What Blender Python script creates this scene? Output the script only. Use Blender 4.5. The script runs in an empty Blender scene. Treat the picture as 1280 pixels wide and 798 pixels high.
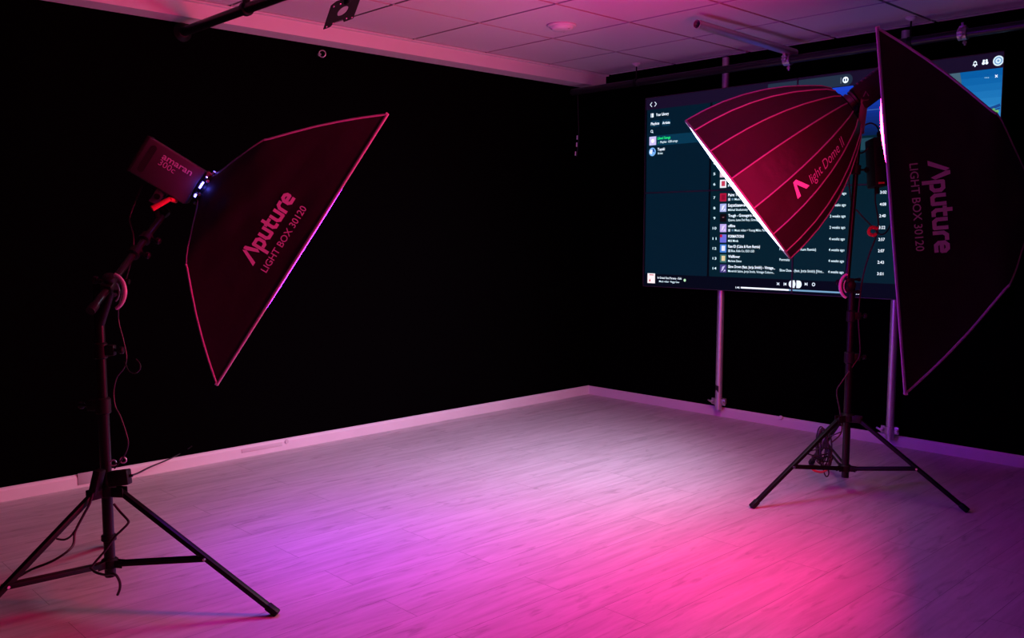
import bpy, bmesh, math, random
from mathutils import Vector, Matrix, noise
random.seed(7)
SC = bpy.context.scene; COL = SC.collection
PI = math.pi
# ------------------------------------------------------------------ camera
CH = 1.295; FPX = 1138.0; YAW = math.radians(46.3); PITCH = math.atan(109/1138)
Fv = Vector((-math.sin(YAW)*math.cos(PITCH), math.cos(YAW)*math.cos(PITCH), -math.sin(PITCH)))
Rv = Vector((math.cos(YAW), math.sin(YAW), 0)); Uv = Rv.cross(Fv); Bv = -Fv
CAM = Vector((0, 0, CH))
def W(px, py, Z):
    return CAM + Z*(Fv + (px-640)/FPX*Rv + (399-py)/FPX*Uv)
def onplane(px, py, ax, val):
    d = Fv + (px-640)/FPX*Rv + (399-py)/FPX*Uv
    return CAM + d*((val-CAM[ax])/d[ax])
def depth(P): return (Vector(P)-CAM).dot(Fv)
def ypix(P):
    q = Vector(P)-CAM; return 399-FPX*q.dot(Uv)/q.dot(Fv)
def zfor(x, y, py):                      # height on a vertical line that shows at image row py
    lo, hi = -1.0, 4.0
    for _ in range(50):
        m = (lo+hi)/2
        if ypix((x, y, m)) > py: lo = m
        else: hi = m
    return lo
cd = bpy.data.cameras.new('camera'); cam = bpy.data.objects.new('camera', cd); COL.objects.link(cam)
cam.location = CAM; cam.rotation_euler = (PI/2-PITCH, 0, YAW)
cd.sensor_width = 36; cd.lens = 36*FPX/1280; cd.clip_start = .02; cd.clip_end = 60
SC.camera = cam
SC.view_settings.view_transform = 'Standard'; SC.view_settings.look = 'None'
SC.view_settings.exposure = 0; SC.view_settings.gamma = 1; SC.view_settings.use_curve_mapping = False
# ------------------------------------------------------------------ materials
def lin(c):
    return tuple((v/255/12.92 if v/255 <= .04045 else ((v/255+.055)/1.055)**2.4) for v in c)
MATS = {}
def mat(name, col=(.5, .5, .5), rough=.5, metal=0, emit=None, es=1, bump=None, var=None, spec=None, sheen=None):
    if name in MATS: return MATS[name]
    m = bpy.data.materials.new(name); m.use_nodes = True; nt = m.node_tree
    b = nt.nodes['Principled BSDF']
    b.inputs['Base Color'].default_value = (*col, 1); b.inputs['Roughness'].default_value = rough
    b.inputs['Metallic'].default_value = metal
    if spec is not None: b.inputs['Specular IOR Level'].default_value = spec
    if sheen: b.inputs['Sheen Weight'].default_value = sheen
    if emit: b.inputs['Emission Color'].default_value = (*emit, 1); b.inputs['Emission Strength'].default_value = es
    tc = None
    if bump or var:
        tc = nt.nodes.new('ShaderNodeTexCoord')
    if bump:
        n = nt.nodes.new('ShaderNodeTexNoise'); n.inputs['Scale'].default_value = bump[0]; n.inputs['Detail'].default_value = 4
        bp = nt.nodes.new('ShaderNodeBump'); bp.inputs['Strength'].default_value = bump[1]; bp.inputs['Distance'].default_value = bump[2] if len(bump) > 2 else .01
        nt.links.new(tc.outputs['Object'], n.inputs['Vector']); nt.links.new(n.outputs['Fac'], bp.inputs['Height'])
        nt.links.new(bp.outputs['Normal'], b.inputs['Normal'])
    if var:
        n = nt.nodes.new('ShaderNodeTexNoise'); n.inputs['Scale'].default_value = var[0]; n.inputs['Detail'].default_value = 5
        r = nt.nodes.new('ShaderNodeMapRange'); r.inputs[3].default_value = 1-var[1]; r.inputs[4].default_value = 1+var[1]
        mx = nt.nodes.new('ShaderNodeVectorMath'); mx.operation = 'SCALE'; mx.inputs[0].default_value = col
        nt.links.new(tc.outputs['Object'], n.inputs['Vector']); nt.links.new(n.outputs['Fac'], r.inputs[0])
        nt.links.new(r.outputs[0], mx.inputs['Scale']); nt.links.new(mx.outputs[0], b.inputs['Base Color'])
    MATS[name] = m; return m
def floor_material():
    m = bpy.data.materials.new('greyed oak laminate'); m.use_nodes = True; nt = m.node_tree; L = nt.links.new
    b = nt.nodes['Principled BSDF']; N = nt.nodes.new
    tc = N('ShaderNodeTexCoord'); mp = N('ShaderNodeMapping'); mp.inputs['Rotation'].default_value = (0, 0, PI/2)
    L(tc.outputs['Object'], mp.inputs['Vector'])
    br = N('ShaderNodeTexBrick'); br.offset = .37; br.inputs['Scale'].default_value = 1
    br.inputs['Brick Width'].default_value = 1.38; br.inputs['Row Height'].default_value = .192
    br.inputs['Mortar Size'].default_value = .0012; br.inputs['Mortar Smooth'].default_value = .3
    br.inputs['Color1'].default_value = (.53, .50, .48, 1); br.inputs['Color2'].default_value = (.49, .47, .45, 1)
    br.inputs['Mortar'].default_value = (.22, .21, .20, 1)
    L(mp.outputs[0], br.inputs['Vector'])
    m2 = N('ShaderNodeMapping'); m2.inputs['Scale'].default_value = (24, 2.0, 1)
    L(tc.outputs['Object'], m2.inputs['Vector'])
    # each plank shifts its own grain
    sh = N('ShaderNodeVectorMath'); sh.operation = 'ADD'
    sc = N('ShaderNodeVectorMath'); sc.operation = 'SCALE'; sc.inputs['Scale'].default_value = 60
    L(br.outputs['Color'], sc.inputs[0]); L(m2.outputs[0], sh.inputs[0]); L(sc.outputs[0], sh.inputs[1])
    n1 = N('ShaderNodeTexNoise'); n1.inputs['Scale'].default_value = 1.0; n1.inputs['Detail'].default_value = 8; n1.inputs['Roughness'].default_value = .65; n1.inputs['Distortion'].default_value = .7
    L(sh.outputs[0], n1.inputs['Vector'])
    r1 = N('ShaderNodeValToRGB'); e = r1.color_ramp.elements
    e[0].position = .30; e[0].color = (.80, .79, .78, 1); e[1].position = .62; e[1].color = (1.08, 1.08, 1.08, 1)
    L(n1.outputs['Fac'], r1.inputs['Fac'])
    n2 = N('ShaderNodeTexNoise'); n2.inputs['Scale'].default_value = 3.2; n2.inputs['Detail'].default_value = 6; n2.inputs['Distortion'].default_value = 1.5
    m3 = N('ShaderNodeMapping'); m3.inputs['Scale'].default_value = (7, 1.3, 1); L(tc.outputs['Object'], m3.inputs['Vector']); L(m3.outputs[0], n2.inputs['Vector'])
    r2 = N('ShaderNodeValToRGB'); e = r2.color_ramp.elements
    e[0].position = .28; e[0].color = (.55, .53, .52, 1); e[1].position = .42; e[1].color = (1, 1, 1, 1)
    L(n2.outputs['Fac'], r2.inputs['Fac'])
    x1 = N('ShaderNodeMix'); x1.data_type = 'RGBA'; x1.blend_type = 'MULTIPLY'; x1.inputs[0].default_value = 1
    x2 = N('ShaderNodeMix'); x2.data_type = 'RGBA'; x2.blend_type = 'MULTIPLY'; x2.inputs[0].default_value = .6
    L(br.outputs['Color'], x1.inputs[6]); L(r1.outputs['Color'], x1.inputs[7])
    L(x1.outputs[2], x2.inputs[6]); L(r2.outputs['Color'], x2.inputs[7]); L(x2.outputs[2], b.inputs['Base Color'])
    b.inputs['Roughness'].default_value = .42; b.inputs['Specular IOR Level'].default_value = .35
    bp = N('ShaderNodeBump'); bp.inputs['Strength'].default_value = .15; bp.inputs['Distance'].default_value = .002
    L(n1.outputs['Fac'], bp.inputs['Height']); L(bp.outputs['Normal'], b.inputs['Normal'])
    return m
M_floor = floor_material()
M_black = mat('black matt wall cloth', (.0012, .0011, .0012), 1.0, spec=0.0)
M_far = mat('dark grey rear wall', (.02, .02, .02), .9)
M_white = mat('white painted board', (.62, .61, .60), .55, var=(6, .06))
M_tile = mat('white mineral ceiling tile', (.60, .60, .60), .9, bump=(260, .25, .002), var=(120, .07))
M_tbar = mat('grey ceiling grid bar', (.38, .38, .38), .8)
M_metal = mat('black coated metal', (.005, .005, .005), .45, 0, spec=.2)
M_metal2 = mat('black satin tube', (.006, .006, .006), .35, 0, spec=.3)
M_plast = mat('black plastic', (.007, .007, .007), .5, spec=.2)
M_chrome = mat('brushed steel', (.55, .55, .57), .3, 1)
M_galv = mat('galvanised pipe', (.58, .57, .58), .38, .75, var=(30, .12))
M_cloth = mat('black softbox nylon', (.014, .009, .011), .55, bump=(9, .35, .012), spec=.3)
M_dome = mat('black dome nylon', (.021, .008, .010), .55, bump=(14, .4, .012), spec=.25)
M_pipe = mat('reflective grey piping', (.42, .38, .40), .5)
M_pipeblk = mat('dark fabric piping', (.22, .20, .22), .6)
M_print = mat('pale printed ink', (.72, .70, .72), .6)
M_body = mat('grey lamp housing', (.075, .06, .065), .5, bump=(300, .1, .001))
M_darkslot = mat('dark vent mesh', (.006, .006, .006), .8)
M_red = mat('red plastic', (.75, .07, .05), .4)
M_velcro = mat('red cable tie', (.7, .05, .06), .7)
M_cable = mat('black rubber cable', (.015, .015, .016), .5)
M_tag = mat('white tape', (.7, .68, .68), .7)
M_tape = mat('black tape', (.006, .006, .006), .8)
# ------------------------------------------------------------------ mesh helpers
WM = {}                                  # world matrix of each empty
def bmn(): return bmesh.new()
def orient(d, up=None):
    d = Vector(d).normalized()
    if up is None: up = Vector((0, 0, 1)) if abs(d.z) < .95 else Vector((1, 0, 0))
    x = Vector(up).cross(d).normalized(); y = d.cross(x)
    m = Matrix((x, y, d)).transposed(); return m
def box(bm, c, s, R=None, bev=0):
    t = bmesh.new(); bmesh.ops.create_cube(t, size=1)
    for v in t.verts: v.co = Vector((v.co.x*s[0], v.co.y*s[1], v.co.z*s[2]))
    if bev: bmesh.ops.bevel(t, geom=t.edges[:], offset=bev, segments=2, affect='EDGES', profile=.5)
    M = Matrix.Translation(Vector(c)) @ (R.to_4x4() if R else Matrix())
    t.transform(M); me = bpy.data.meshes.new('t'); t.to_mesh(me); t.free(); bm.from_mesh(me); bpy.data.meshes.remove(me)
def ring(bm, c, R, r, n):
    return [bm.verts.new(Vector(c) + R @ Vector((r*math.cos(2*PI*i/n), r*math.sin(2*PI*i/n), 0))) for i in range(n)]
def skin(bm, rings, cap0=True, cap1=True):
    n = len(rings[0])
    for a, b in zip(rings, rings[1:]):
        for i in range(n): bm.faces.new((a[i], a[(i+1) % n], b[(i+1) % n], b[i]))
    if cap0: bm.faces.new(list(reversed(rings[0])))
    if cap1: bm.faces.new(rings[-1])
def cyl(bm, a, b, r0, r1=None, n=20, cap=True):
    r1 = r0 if r1 is None else r1; R = orient(Vector(b)-Vector(a))
    skin(bm, [ring(bm, a, R, r0, n), ring(bm, b, R, r1, n)], cap, cap)
def lathe(bm, o, d, prof, n=28, cap=True):     # prof = [(along, radius)]
    R = orient(d); d = Vector(d).normalized()
    skin(bm, [ring(bm, Vector(o)+d*z, R, max(r, 1e-4), n) for z, r in prof], cap, cap)
def pipe_open(bm, a, b, r, wall=.003, n=28):
    R = orient(Vector(b)-Vector(a))
    rs = [ring(bm, a, R, r, n), ring(bm, b, R, r, n), ring(bm, b, R, r-wall, n), ring(bm, a, R, r-wall, n)]
    for i in range(4):
        p, q = rs[i], rs[(i+1) % 4]
        for k in range(n): bm.faces.new((p[k], p[(k+1) % n], q[(k+1) % n], q[k]))
def smooth_pts(pts, sub=6, closed=False):
    P = [Vector(p) for p in pts]; out = []; n = len(P)
    for i in range(n if closed else n-1):
        g = (lambda k: P[k % n]) if closed else (lambda k: P[max(0, min(n-1, k))])
        p0, p1, p2, p3 = g(i-1), g(i), g(i+1), g(i+2)
        for j in range(sub):
            t = j/sub
            out.append(.5*((2*p1)+(p2-p0)*t+(2*p0-5*p1+4*p2-p3)*t*t+(3*p1-p0-3*p2+p3)*t**3))
    if not closed: out.append(P[-1])
    return out
def tube(bm, pts, r, n=8, sub=6, closed=False, rf=None):
    P = smooth_pts(pts, sub, closed) if sub > 1 else [Vector(p) for p in pts]
    m = len(P); rings = []; up = None
    for i, p in enumerate(P):
        d = (P[(i+1) % m]-P[i-1]) if closed else (P[min(m-1, i+1)]-P[max(0, i-1)])
        if d.length < 1e-9: d = Vector((0, 0, 1))
        d.normalize()
        if up is None: R = orient(d)
        else:
            x = up - d*up.dot(d); x.normalize(); R = Matrix((x, d.cross(x), d)).transposed()
        up = R.col[0].copy()
        rings.append(ring(bm, p, R, r if rf is None else rf(i/(m-1)), n))
    if closed: skin(bm, rings+[rings[0]], False, False)
    else: skin(bm, rings)
def torus(bm, c, axis, R0, r, n=24, k=8):
    M = orient(axis)
    tube(bm, [Vector(c)+M @ Vector((R0*math.cos(2*PI*i/n), R0*math.sin(2*PI*i/n), 0)) for i in range(n)], r, k, 1, True)
def prism(bm, pts, c, R, th):                   # 2D outline, frame R, extruded along its local z
    n = len(pts); c = Vector(c)
    a = [bm.verts.new(c+R @ Vector((x, y, -th/2))) for x, y in pts]
    b = [bm.verts.new(c+R @ Vector((x, y, th/2))) for x, y in pts]
    bm.faces.new(list(reversed(a))); bm.faces.new(b)
    for i in range(n): bm.faces.new((a[i], a[(i+1) % n], b[(i+1) % n], b[i]))
def obj(name, bm, m, parent=None, smooth=True, ang=35):
    bmesh.ops.recalc_face_normals(bm, faces=bm.faces[:])
    me = bpy.data.meshes.new(name); o = bpy.data.objects.new(name, me)
    if parent is not None:
        pm = WM[parent.name]; bm.transform(pm.inverted()); WM[o.name] = pm
        o.parent = parent
    else:
        xs = [v.co for v in bm.verts]
        c = Vector(((min(v.x for v in xs)+max(v.x for v in xs))/2, (min(v.y for v in xs)+max(v.y for v in xs))/2, min(v.z for v in xs)))
        bm.transform(Matrix.Translation(-c)); o.location = c; WM[o.name] = Matrix.Translation(c)
    bm.to_mesh(me); bm.free(); COL.objects.link(o)
    for mm in (m if isinstance(m, (list, tuple)) else [m]): me.materials.append(mm)
    if smooth:
        for p in me.polygons: p.use_smooth = True
        me.set_sharp_from_angle(angle=math.radians(ang))
    return o
def thing(name, label, cat, loc, group=None):
    o = bpy.data.objects.new(name, None); COL.objects.link(o); o.location = loc; o.empty_display_size = .1
    WM[o.name] = Matrix.Translation(Vector(loc)); tag(o, label, cat, group); return o
def tag(o, label, cat, group=None):
    o['label'] = label; o['category'] = cat
    if group: o['group'] = group
    return o
def struct(name, bm, m, smooth=False):
    o = obj(name, bm, m, None, smooth); o['kind'] = 'structure'; return o
def text_bm(s, bold=0.0, ext=0.0, shear=0.0):
    """flat lettering as a bmesh in text units, left edge at x=0, baseline y=0; returns (bm, width)"""
    cu = bpy.data.curves.new('t', 'FONT'); cu.body = s; cu.size = 1; cu.offset = bold; cu.shear = shear; cu.resolution_u = 3
    ob = bpy.data.objects.new('t', cu); COL.objects.link(ob)
    dg = bpy.context.evaluated_depsgraph_get(); me = bpy.data.meshes.new_from_object(ob.evaluated_get(dg))
    b = bmesh.new(); b.from_mesh(me); bpy.data.meshes.remove(me); bpy.data.objects.remove(ob); bpy.data.curves.remove(cu)
    if not b.verts: return b, 1
    x0 = min(v.co.x for v in b.verts); x1 = max(v.co.x for v in b.verts)
    for v in b.verts: v.co.x -= x0
    return b, x1-x0
def merge(dst, src, fn):
    mp = {v: dst.verts.new(fn(v.co)) for v in src.verts}
    for f in src.faces:
        try: dst.faces.new([mp[v] for v in f.verts])
        except ValueError: pass
# ------------------------------------------------------------------ room
XL, YB, ZC = -4.80, 5.44, 2.485
XR, YF = 1.6, -1.8
b = bmn(); box(b, ((XL+XR)/2, (YF+YB)/2, -.03), (XR-XL+.3, YB-YF+.3, .06)); struct('floor', b, M_floor)
b = bmn(); box(b, (XL-.05, (YF+YB)/2, 1.30), (.10, YB-YF+.3, 2.6)); struct('wall_left', b, M_black)
b = bmn(); box(b, ((XL+XR)/2, YB+.05, 1.30), (XR-XL+.1, .10, 2.6)); struct('wall_back', b, M_black)
b = bmn(); box(b, (XR+.05, (YF+YB)/2, 1.30), (.10, YB-YF+.3, 2.6)); struct('wall_right', b, M_far)
b = bmn(); box(b, ((XL+XR)/2, YF-.05, 1.30), (XR-XL+.1, .10, 2.6)); struct('wall_front', b, M_far)
# suspended ceiling: backing plate, tiles with recessed joints
xe = [-4.60+.605*i for i in range(-1, 11)]; ye = [YB-.06-.608*i for i in range(-1, 13)]
b = bmn(); g = .0095
for i in range(len(xe)-1):
    for j in range(len(ye)-1):
        x0, x1 = max(xe[i], -4.637), min(xe[i+1], XR); y1, y0 = min(ye[j], YB), max(ye[j+1], YF)
        if x1-x0 < .02 or y1-y0 < .02: continue
        box(b, ((x0+x1)/2, (y0+y1)/2, ZC+.008), (x1-x0-2*g, y1-y0-2*g, .016))
b.normal_update()
for f in b.faces: f.material_index = 1 if f.normal.z > -.5 else 0
k0 = len(b.faces); box(b, ((XL+XR)/2, (YF+YB)/2, ZC+.045), (XR-XL+.2, YB-YF+.2, .06))
b.faces.ensure_lookup_table()
for f in b.faces[k0:]: f.material_index = 1
o = obj('ceiling', b, [M_tile, M_tbar], None, False); o['kind'] = 'structure'
# boxed-in bulkhead along the left wall, under the ceiling, with an angle strip
b = bmn(); box(b, (XL+.075, (YF+YB)/2, 2.45), (.15, YB-YF, .10)); struct('trim_1', b, M_white)
b = bmn(); box(b, (XL+.15+.015, (YF+YB)/2, ZC-.003), (.03, YB-YF, .008)); struct('trim_2', b, M_white)
# black board closing the back wall's top is the wall itself; skirtings
b = bmn()
n = 60
def baseboard(p0, p1, inward, h):
    b = bmn(); p0 = Vector(p0); p1 = Vector(p1); d = (p1-p0).normalized(); L = (p1-p0).length; inw = Vector(inward)
    prof = [(0, 0), (.014, 0), (.014, h*.78), (.011, h*.92), (.005, h), (0, h)]
    A = [b.verts.new(p0+inw*x+Vector((0, 0, z))) for x, z in prof]; B = [b.verts.new(p1+inw*x+Vector((0, 0, z))) for x, z in prof]
    for i in range(len(prof)): k = (i+1) % len(prof); b.faces.new((A[i], A[k], B[k], B[i]))
    b.faces.new(A); b.faces.new(list(reversed(B))); return b
struct('baseboard_left', baseboard((XL, YF, 0), (XL, YB, 0), (1, 0, 0), .068), M_white)
struct('baseboard_back', baseboard((XL, YB, 0), (XR, YB, 0), (0, -1, 0), .066), M_white)
# ------------------------------------------------------------------ things on the walls and ceiling
p = onplane(702, 31, 2, ZC); b = bmn()
lathe(b, (p.x, p.y, ZC), (0, 0, -1), [(0, .082), (.006, .085), (.012, .080), (.013, .070), (.022, .066), (.030, .055), (.032, .02)], 40)
sd = thing('ceiling_fitting', 'round white low-domed fitting mounted on a ceiling tile', 'ceiling fitting', (p.x, p.y, ZC-.032)); obj('housing', b, M_white, sd)
for k in range(3):
    b = bmn(); a = 2*PI*k/3; cyl(b, (p.x+.055*math.cos(a), p.y+.055*math.sin(a), ZC-.031), (p.x+.055*math.cos(a), p.y+.055*math.sin(a), ZC-.020), .005); obj('screw', b, M_tbar, sd)
p = onplane(400, 68, 0, XL+.02); b = bmn()
cyl(b, (XL, p.y, p.z), (XL+.015, p.y, p.z), .010); cyl(b, (XL+.015, p.y, p.z), (XL+.03, p.y, p.z), .004)
hk = thing('wall_hook', 'small steel ring hook high on the black left wall', 'hook', (XL, p.y, p.z)); obj('plate', b, M_chrome, hk)
b = bmn(); torus(b, (XL+.045, p.y, p.z), Bv, .020, .0032); obj('ring', b, M_galv, hk)
p = onplane(977, 522, 1, YB-.01); b = bmn()
lathe(b, (p.x, YB, p.z), (0, -1, 0), [(0, .006), (.012, .006), (.015, .013), (.024, .014), (.030, .010)], 20)
tag(obj('door_stop', b, M_white), 'tiny round pale knob on the black back wall just above the skirting', 'knob')
# horizontal rigging pipe along the back wall, hung on threaded rods
PY, PZ = 5.20, CH+1.056
pr = thing('rigging_pipe', 'long black rigging pipe hung under the ceiling along the back wall', 'pipe', (-3, PY, PZ-.024), 'black overhead pipes')
b = bmn(); cyl(b, (XL+.02, PY, PZ), (XR-.3, PY, PZ), .0245, n=24); obj('tube', b, mat('black lacquered pipe', (.03, .03, .032), .28, .5), pr)
for px, py in ((784, 77), (1133, 19)):
    q = onplane(px, py, 2, ZC); x = q.x
    b = bmn(); cyl(b, (x, PY, PZ), (x, PY, ZC), .005, n=10); obj('threaded_rod', b, M_metal, pr)
    b = bmn(); lathe(b, (x, PY, ZC), (0, 0, -1), [(0, .030), (.006, .030), (.022, .008)], 18); obj('ceiling_rose', b, M_white, pr)
    b = bmn(); lathe(b, (x-.012, PY, PZ), (1, 0, 0), [(0, .029), (.024, .029)], 20); obj('hanger_ring', b, M_metal, pr)
def coupler(name_label, c, ax, other, group=None, m=None, nut=True):
    """half coupler round a tube of axis ax at c, with an ear and bolt towards `other`"""
    m = m or M_galv
    c = Vector(c); ax = Vector(ax).normalized(); o = Vector(other).normalized(); s = ax.cross(o)
    t = thing('pipe_coupler', name_label, 'clamp', c-Vector((0, 0, .03)), group)
    b = bmn(); R = orient(ax, o); n = 24; w = .022
    rs = [ring(b, c-ax*w, R, .034, n), ring(b, c+ax*w, R, .034, n), ring(b, c+ax*w, R, .0255, n), ring(b, c-ax*w, R, .0255, n)]
    for i in range(4):
        p_, q_ = rs[i], rs[(i+1) % 4]
        for k in range(n): b.faces.new((p_[k], p_[(k+1) % n], q_[(k+1) % n], q_[k]))
    obj('band', b, m, t)
    b = bmn(); box(b, c+s*.042, (.030, .024, .012), Matrix((ax, s, o)).transposed(), .002); box(b, c+s*.042+o*.016, (.030, .024, .010), Matrix((ax, s, o)).transposed(), .002); obj('jaw', b, m, t)
    b = bmn(); cyl(b, c+s*.043-o*.022, c+s*.043+o*.040, .006, n=12); lathe(b, c+s*.043+o*.022, o, [(0, .011), (.012, .011)], 6); obj('bolt', b, m, t)
    b = bmn(); cyl(b, c-o*.030-s*.01, c-o*.062-s*.014, .006, n=10); lathe(b, c-o*.040-s*.011, -o, [(0, .011), (.012, .011)], 6); obj('hanging_bolt', b, m, t)
    if nut:
        b = bmn(); box(b, c+o*.038, (.03, .03, .012), Matrix((ax, s, o)).transposed(), .002); cyl(b, c+o*.03, c+o*.06, .007, n=12); obj('swivel_stud', b, m, t)
    return t
# bare steel stub pipe clamped to it
ea = onplane(871, 30, 2, CH+1.13); eb = Vector((onplane(985, 69, 1, PY).x, PY+.05, PZ+.054))
b = bmn(); dv = (eb-ea).normalized(); pipe_open(b, ea, eb+dv*.03, .0245)
tag(obj('scaffold_pipe', b, M_galv), 'bare steel stub pipe with open end crossing under the ceiling tiles', 'pipe')
coupler('steel coupler joining the bare stub pipe to the black back pipe', (eb.x, PY, PZ), (1, 0, 0), (0, 0, 1), 'steel pipe couplers')
coupler('steel clamp on the black back pipe, above the right part of the screens', (onplane(1204, 43, 1, PY).x, PY, PZ), (1, 0, 0), (0, -.3, 1), 'steel pipe couplers')
# floor-to-ceiling steel pipes behind the screens
YP = YB-.055
for px0, py0, tp, lab in ((898, 512, True, 'vertical steel pipe with black tape, left of the two behind the screens'), (1112, 549, False, 'vertical steel pipe behind the screens beside the right strip softbox')):
    q = onplane(px0, py0, 1, YP); x = q.x
    t = thing('support_pipe', lab, 'pipe', (x, YP, .03), 'steel pipes behind the video wall')
    b = bmn(); cyl(b, (x, YP, q.z), (x, YP, ZC-.02 if tp else ZC-.03), .0242, n=28); obj('tube', b, M_galv, t)
    zb = q.z+.055
    b = bmn(); lathe(b, (x, YP, zb-.022), (0, 0, 1), [(0, .031), (.044, .031)], 24); box(b, (x, YP, zb), (.110, .012, .044), None, .002); box(b, (x, YB-.016, zb), (.06, .032, .04), None, .002); obj('wall_bracket', b, M_galv, t)
    for s in (-1, 1):
        b = bmn(); cyl(b, (x+s*.045, YP-.028, zb), (x+s*.045, YP+.01, zb), .006, n=10); lathe(b, (x+s*.045, YP-.022, zb), (0, 1, 0), [(0, .011), (.010, .011)], 6)
        if s < 0: box(b, (x-.062, YP-.016, zb), (.035, .006, .012), Matrix.Rotation(.4, 3, 'Y'), .002)
        obj('wing_bolt', b, M_chrome, t)
    if tp:
        zt = onplane(898, 486, 1, YP-.03).z
        b = bmn(); n_ = 14
        a0, a1 = math.radians(175), math.radians(300)
        lo = [b.verts.new((x+.0250*math.cos(a0+(a1-a0)*i/n_), YP+.0250*math.sin(a0+(a1-a0)*i/n_), zt-.026-.012*math.sin(i*.5))) for i in range(n_+1)]
        hi = [b.verts.new((x+.0250*math.cos(a0+(a1-a0)*i/n_), YP+.0250*math.sin(a0+(a1-a0)*i/n_), zt+.026-.010*i/n_)) for i in range(n_+1)]
        for i in range(n_): b.faces.new((lo[i], lo[i+1], hi[i+1], hi[i]))
        obj('tape_patch', b, M_tape, t)
# second overhead pipe near the camera, across the top left
P2Y, P2Z = 2.160, CH+1.056
t = thing('rigging_pipe', 'black rigging pipe crossing the top left corner of the ceiling', 'pipe', (-4, P2Y, P2Z-.025), 'black overhead pipes')
b = bmn(); cyl(b, (XL+.03, P2Y, P2Z), (-1.0, P2Y, P2Z), .0245, n=24); obj('tube', b, M_metal2, t)
b = bmn(); lathe(b, (XL, P2Y, P2Z), (1, 0, 0), [(0, .05), (.008, .05), (.03, .03)], 24); obj('wall_flange', b, M_metal, t)
xc = onplane(303, 10, 2, P2Z).x
for xx in (xc, xc+.9, xc+1.8):
    b = bmn(); cyl(b, (xx, P2Y, P2Z), (xx, P2Y, ZC), .005, n=10); obj('threaded_rod', b, M_metal, t)
    b = bmn(); lathe(b, (xx-.016, P2Y, P2Z), (1, 0, 0), [(0, .028), (.004, .0335), (.028, .0335), (.032, .028)], 22)
    box(b, (xx, P2Y, P2Z+.034), (.026, .03, .02), None, .003); cyl(b, (xx+.014, P2Y+.04, P2Z+.02), (xx+.014, P2Y+.04, P2Z+.075), .004, n=8); box(b, (xx+.006, P2Y+.036, P2Z+.014), (.024, .02, .014), None, .003)
    obj('hanger_ring', b, M_metal, t)
# perforated mounting plate hanging in the top of the frame
ZD = 3.35
c0 = W(427, 13, ZD)
best = None; P0 = W(404, 36.7, ZD)
for i in range(-60, 61):                 # square plate: find the depths at which its sides are equal and square
    for j in range(-60, 61):
        A_ = W(441, 23, ZD+i*.003)-P0; B_ = W(415.3, 3.8, ZD+j*.003)-P0
        e_ = abs(A_.dot(B_))/(A_.length*B_.length)+abs(A_.length-B_.length)/A_.length
        if best is None or e_ < best[0]-1e-6: best = (e_, A_, B_)
A_, B_ = best[1:]
X = A_.normalized(); Yp = (B_-X*B_.dot(X)).normalized(); Nn = X.cross(Yp)
RP = Matrix((X, Yp, Nn)).transposed(); hw, hh = A_.length/2, B_.length/2
cc = P0+(A_+B_)/2
t = thing('mounting_plate', 'black perforated mounting plate with a round hole hanging near the ceiling', 'mount', cc-Vector((0, 0, .05)))
b = bmn()
# plate as outline with a round hole, bridged
outer = [(-hw, -hh), (-hw*.46, -hh), (-hw*.34, -hh*.70), (hw*.20, -hh*.70), (hw*.28, -hh), (hw, -hh), (hw, hh*.86), (hw*.86, hh), (-hw*.7, hh), (-hw, hh*.8)]
def resample(poly, n):
    L = [0]
    for i in range(len(poly)): a_, b_ = poly[i], poly[(i+1) % len(poly)]; L.append(L[-1]+math.hypot(b_[0]-a_[0], b_[1]-a_[1]))
    return L
hole_c = (0, 0); hr = hw*.36; th = .003
ang = sorted([math.atan2(y-hole_c[1], x-hole_c[0]) for x, y in outer]+[2*PI*k/36-PI for k in range(36)])
def rayhit(a):
    dx, dy = math.cos(a), math.sin(a); best = 0
    for i in range(len(outer)):
        (x1, y1), (x2, y2) = outer[i], outer[(i+1) % len(outer)]
        ex_, ey_ = x2-x1, y2-y1; den = dx*ey_-dy*ex_
        if abs(den) < 1e-9: continue
        t_ = ((x1-hole_c[0])*ey_-(y1-hole_c[1])*ex_)/den; u_ = ((x1-hole_c[0])*dy-(y1-hole_c[1])*dx)/den
        if t_ > 0 and -1e-4 <= u_ <= 1.0001: best = t_ if best == 0 else min(best, t_) if t_ > 1e-4 else best
    return (hole_c[0]+dx*best, hole_c[1]+dy*best)
V = lambda p2, z: b.verts.new(cc+RP @ Vector((p2[0], p2[1], z)))
O = [rayhit(a) for a in ang]; I = [(hole_c[0]+hr*math.cos(a), hole_c[1]+hr*math.sin(a)) for a in ang]
o0 = [V(q, -th/2) for q in O]; o1 = [V(q, th/2) for q in O]; i0 = [V(q, -th/2) for q in I]; i1 = [V(q, th/2) for q in I]
for k in range(len(ang)):
    j = (k+1) % len(ang)
    b.faces.new((o1[k], o1[j], i1[j], i1[k])); b.faces.new((o0[j], o0[k], i0[k], i0[j])); b.faces.new((o0[k], o0[j], o1[j], o1[k])); b.faces.new((i0[j], i0[k], i1[k], i1[j]))
obj('plate', b, M_metal, t, False)
for sx, sy in ((-.85, -.85), (.85, -.85), (-.82, .7), (.85, .75), (-.45, -.75), (.45, -.75), (-.4, .72), (.4, .78)):
    b = bmn(); q = cc+RP @ Vector((sx*hw, sy*hh, 0)); lathe(b, q-Nn*.004, Nn, [(0, .0022), (.001, .0035), (.007, .0035), (.008, .0022)], 10); obj('screw', b, M_chrome, t)
b = bmn(); q = cc+RP @ Vector((0, hh*.95, 0)); tube(b, [q-Yp*.02, q+Yp*.04, Vector((q.x+.02, q.y-.01, (q.z+ZC)/2+.03)), Vector((q.x+.02, q.y-.01, ZC))], .011, 12)
obj('drop_arm', b, M_metal, t)
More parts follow.
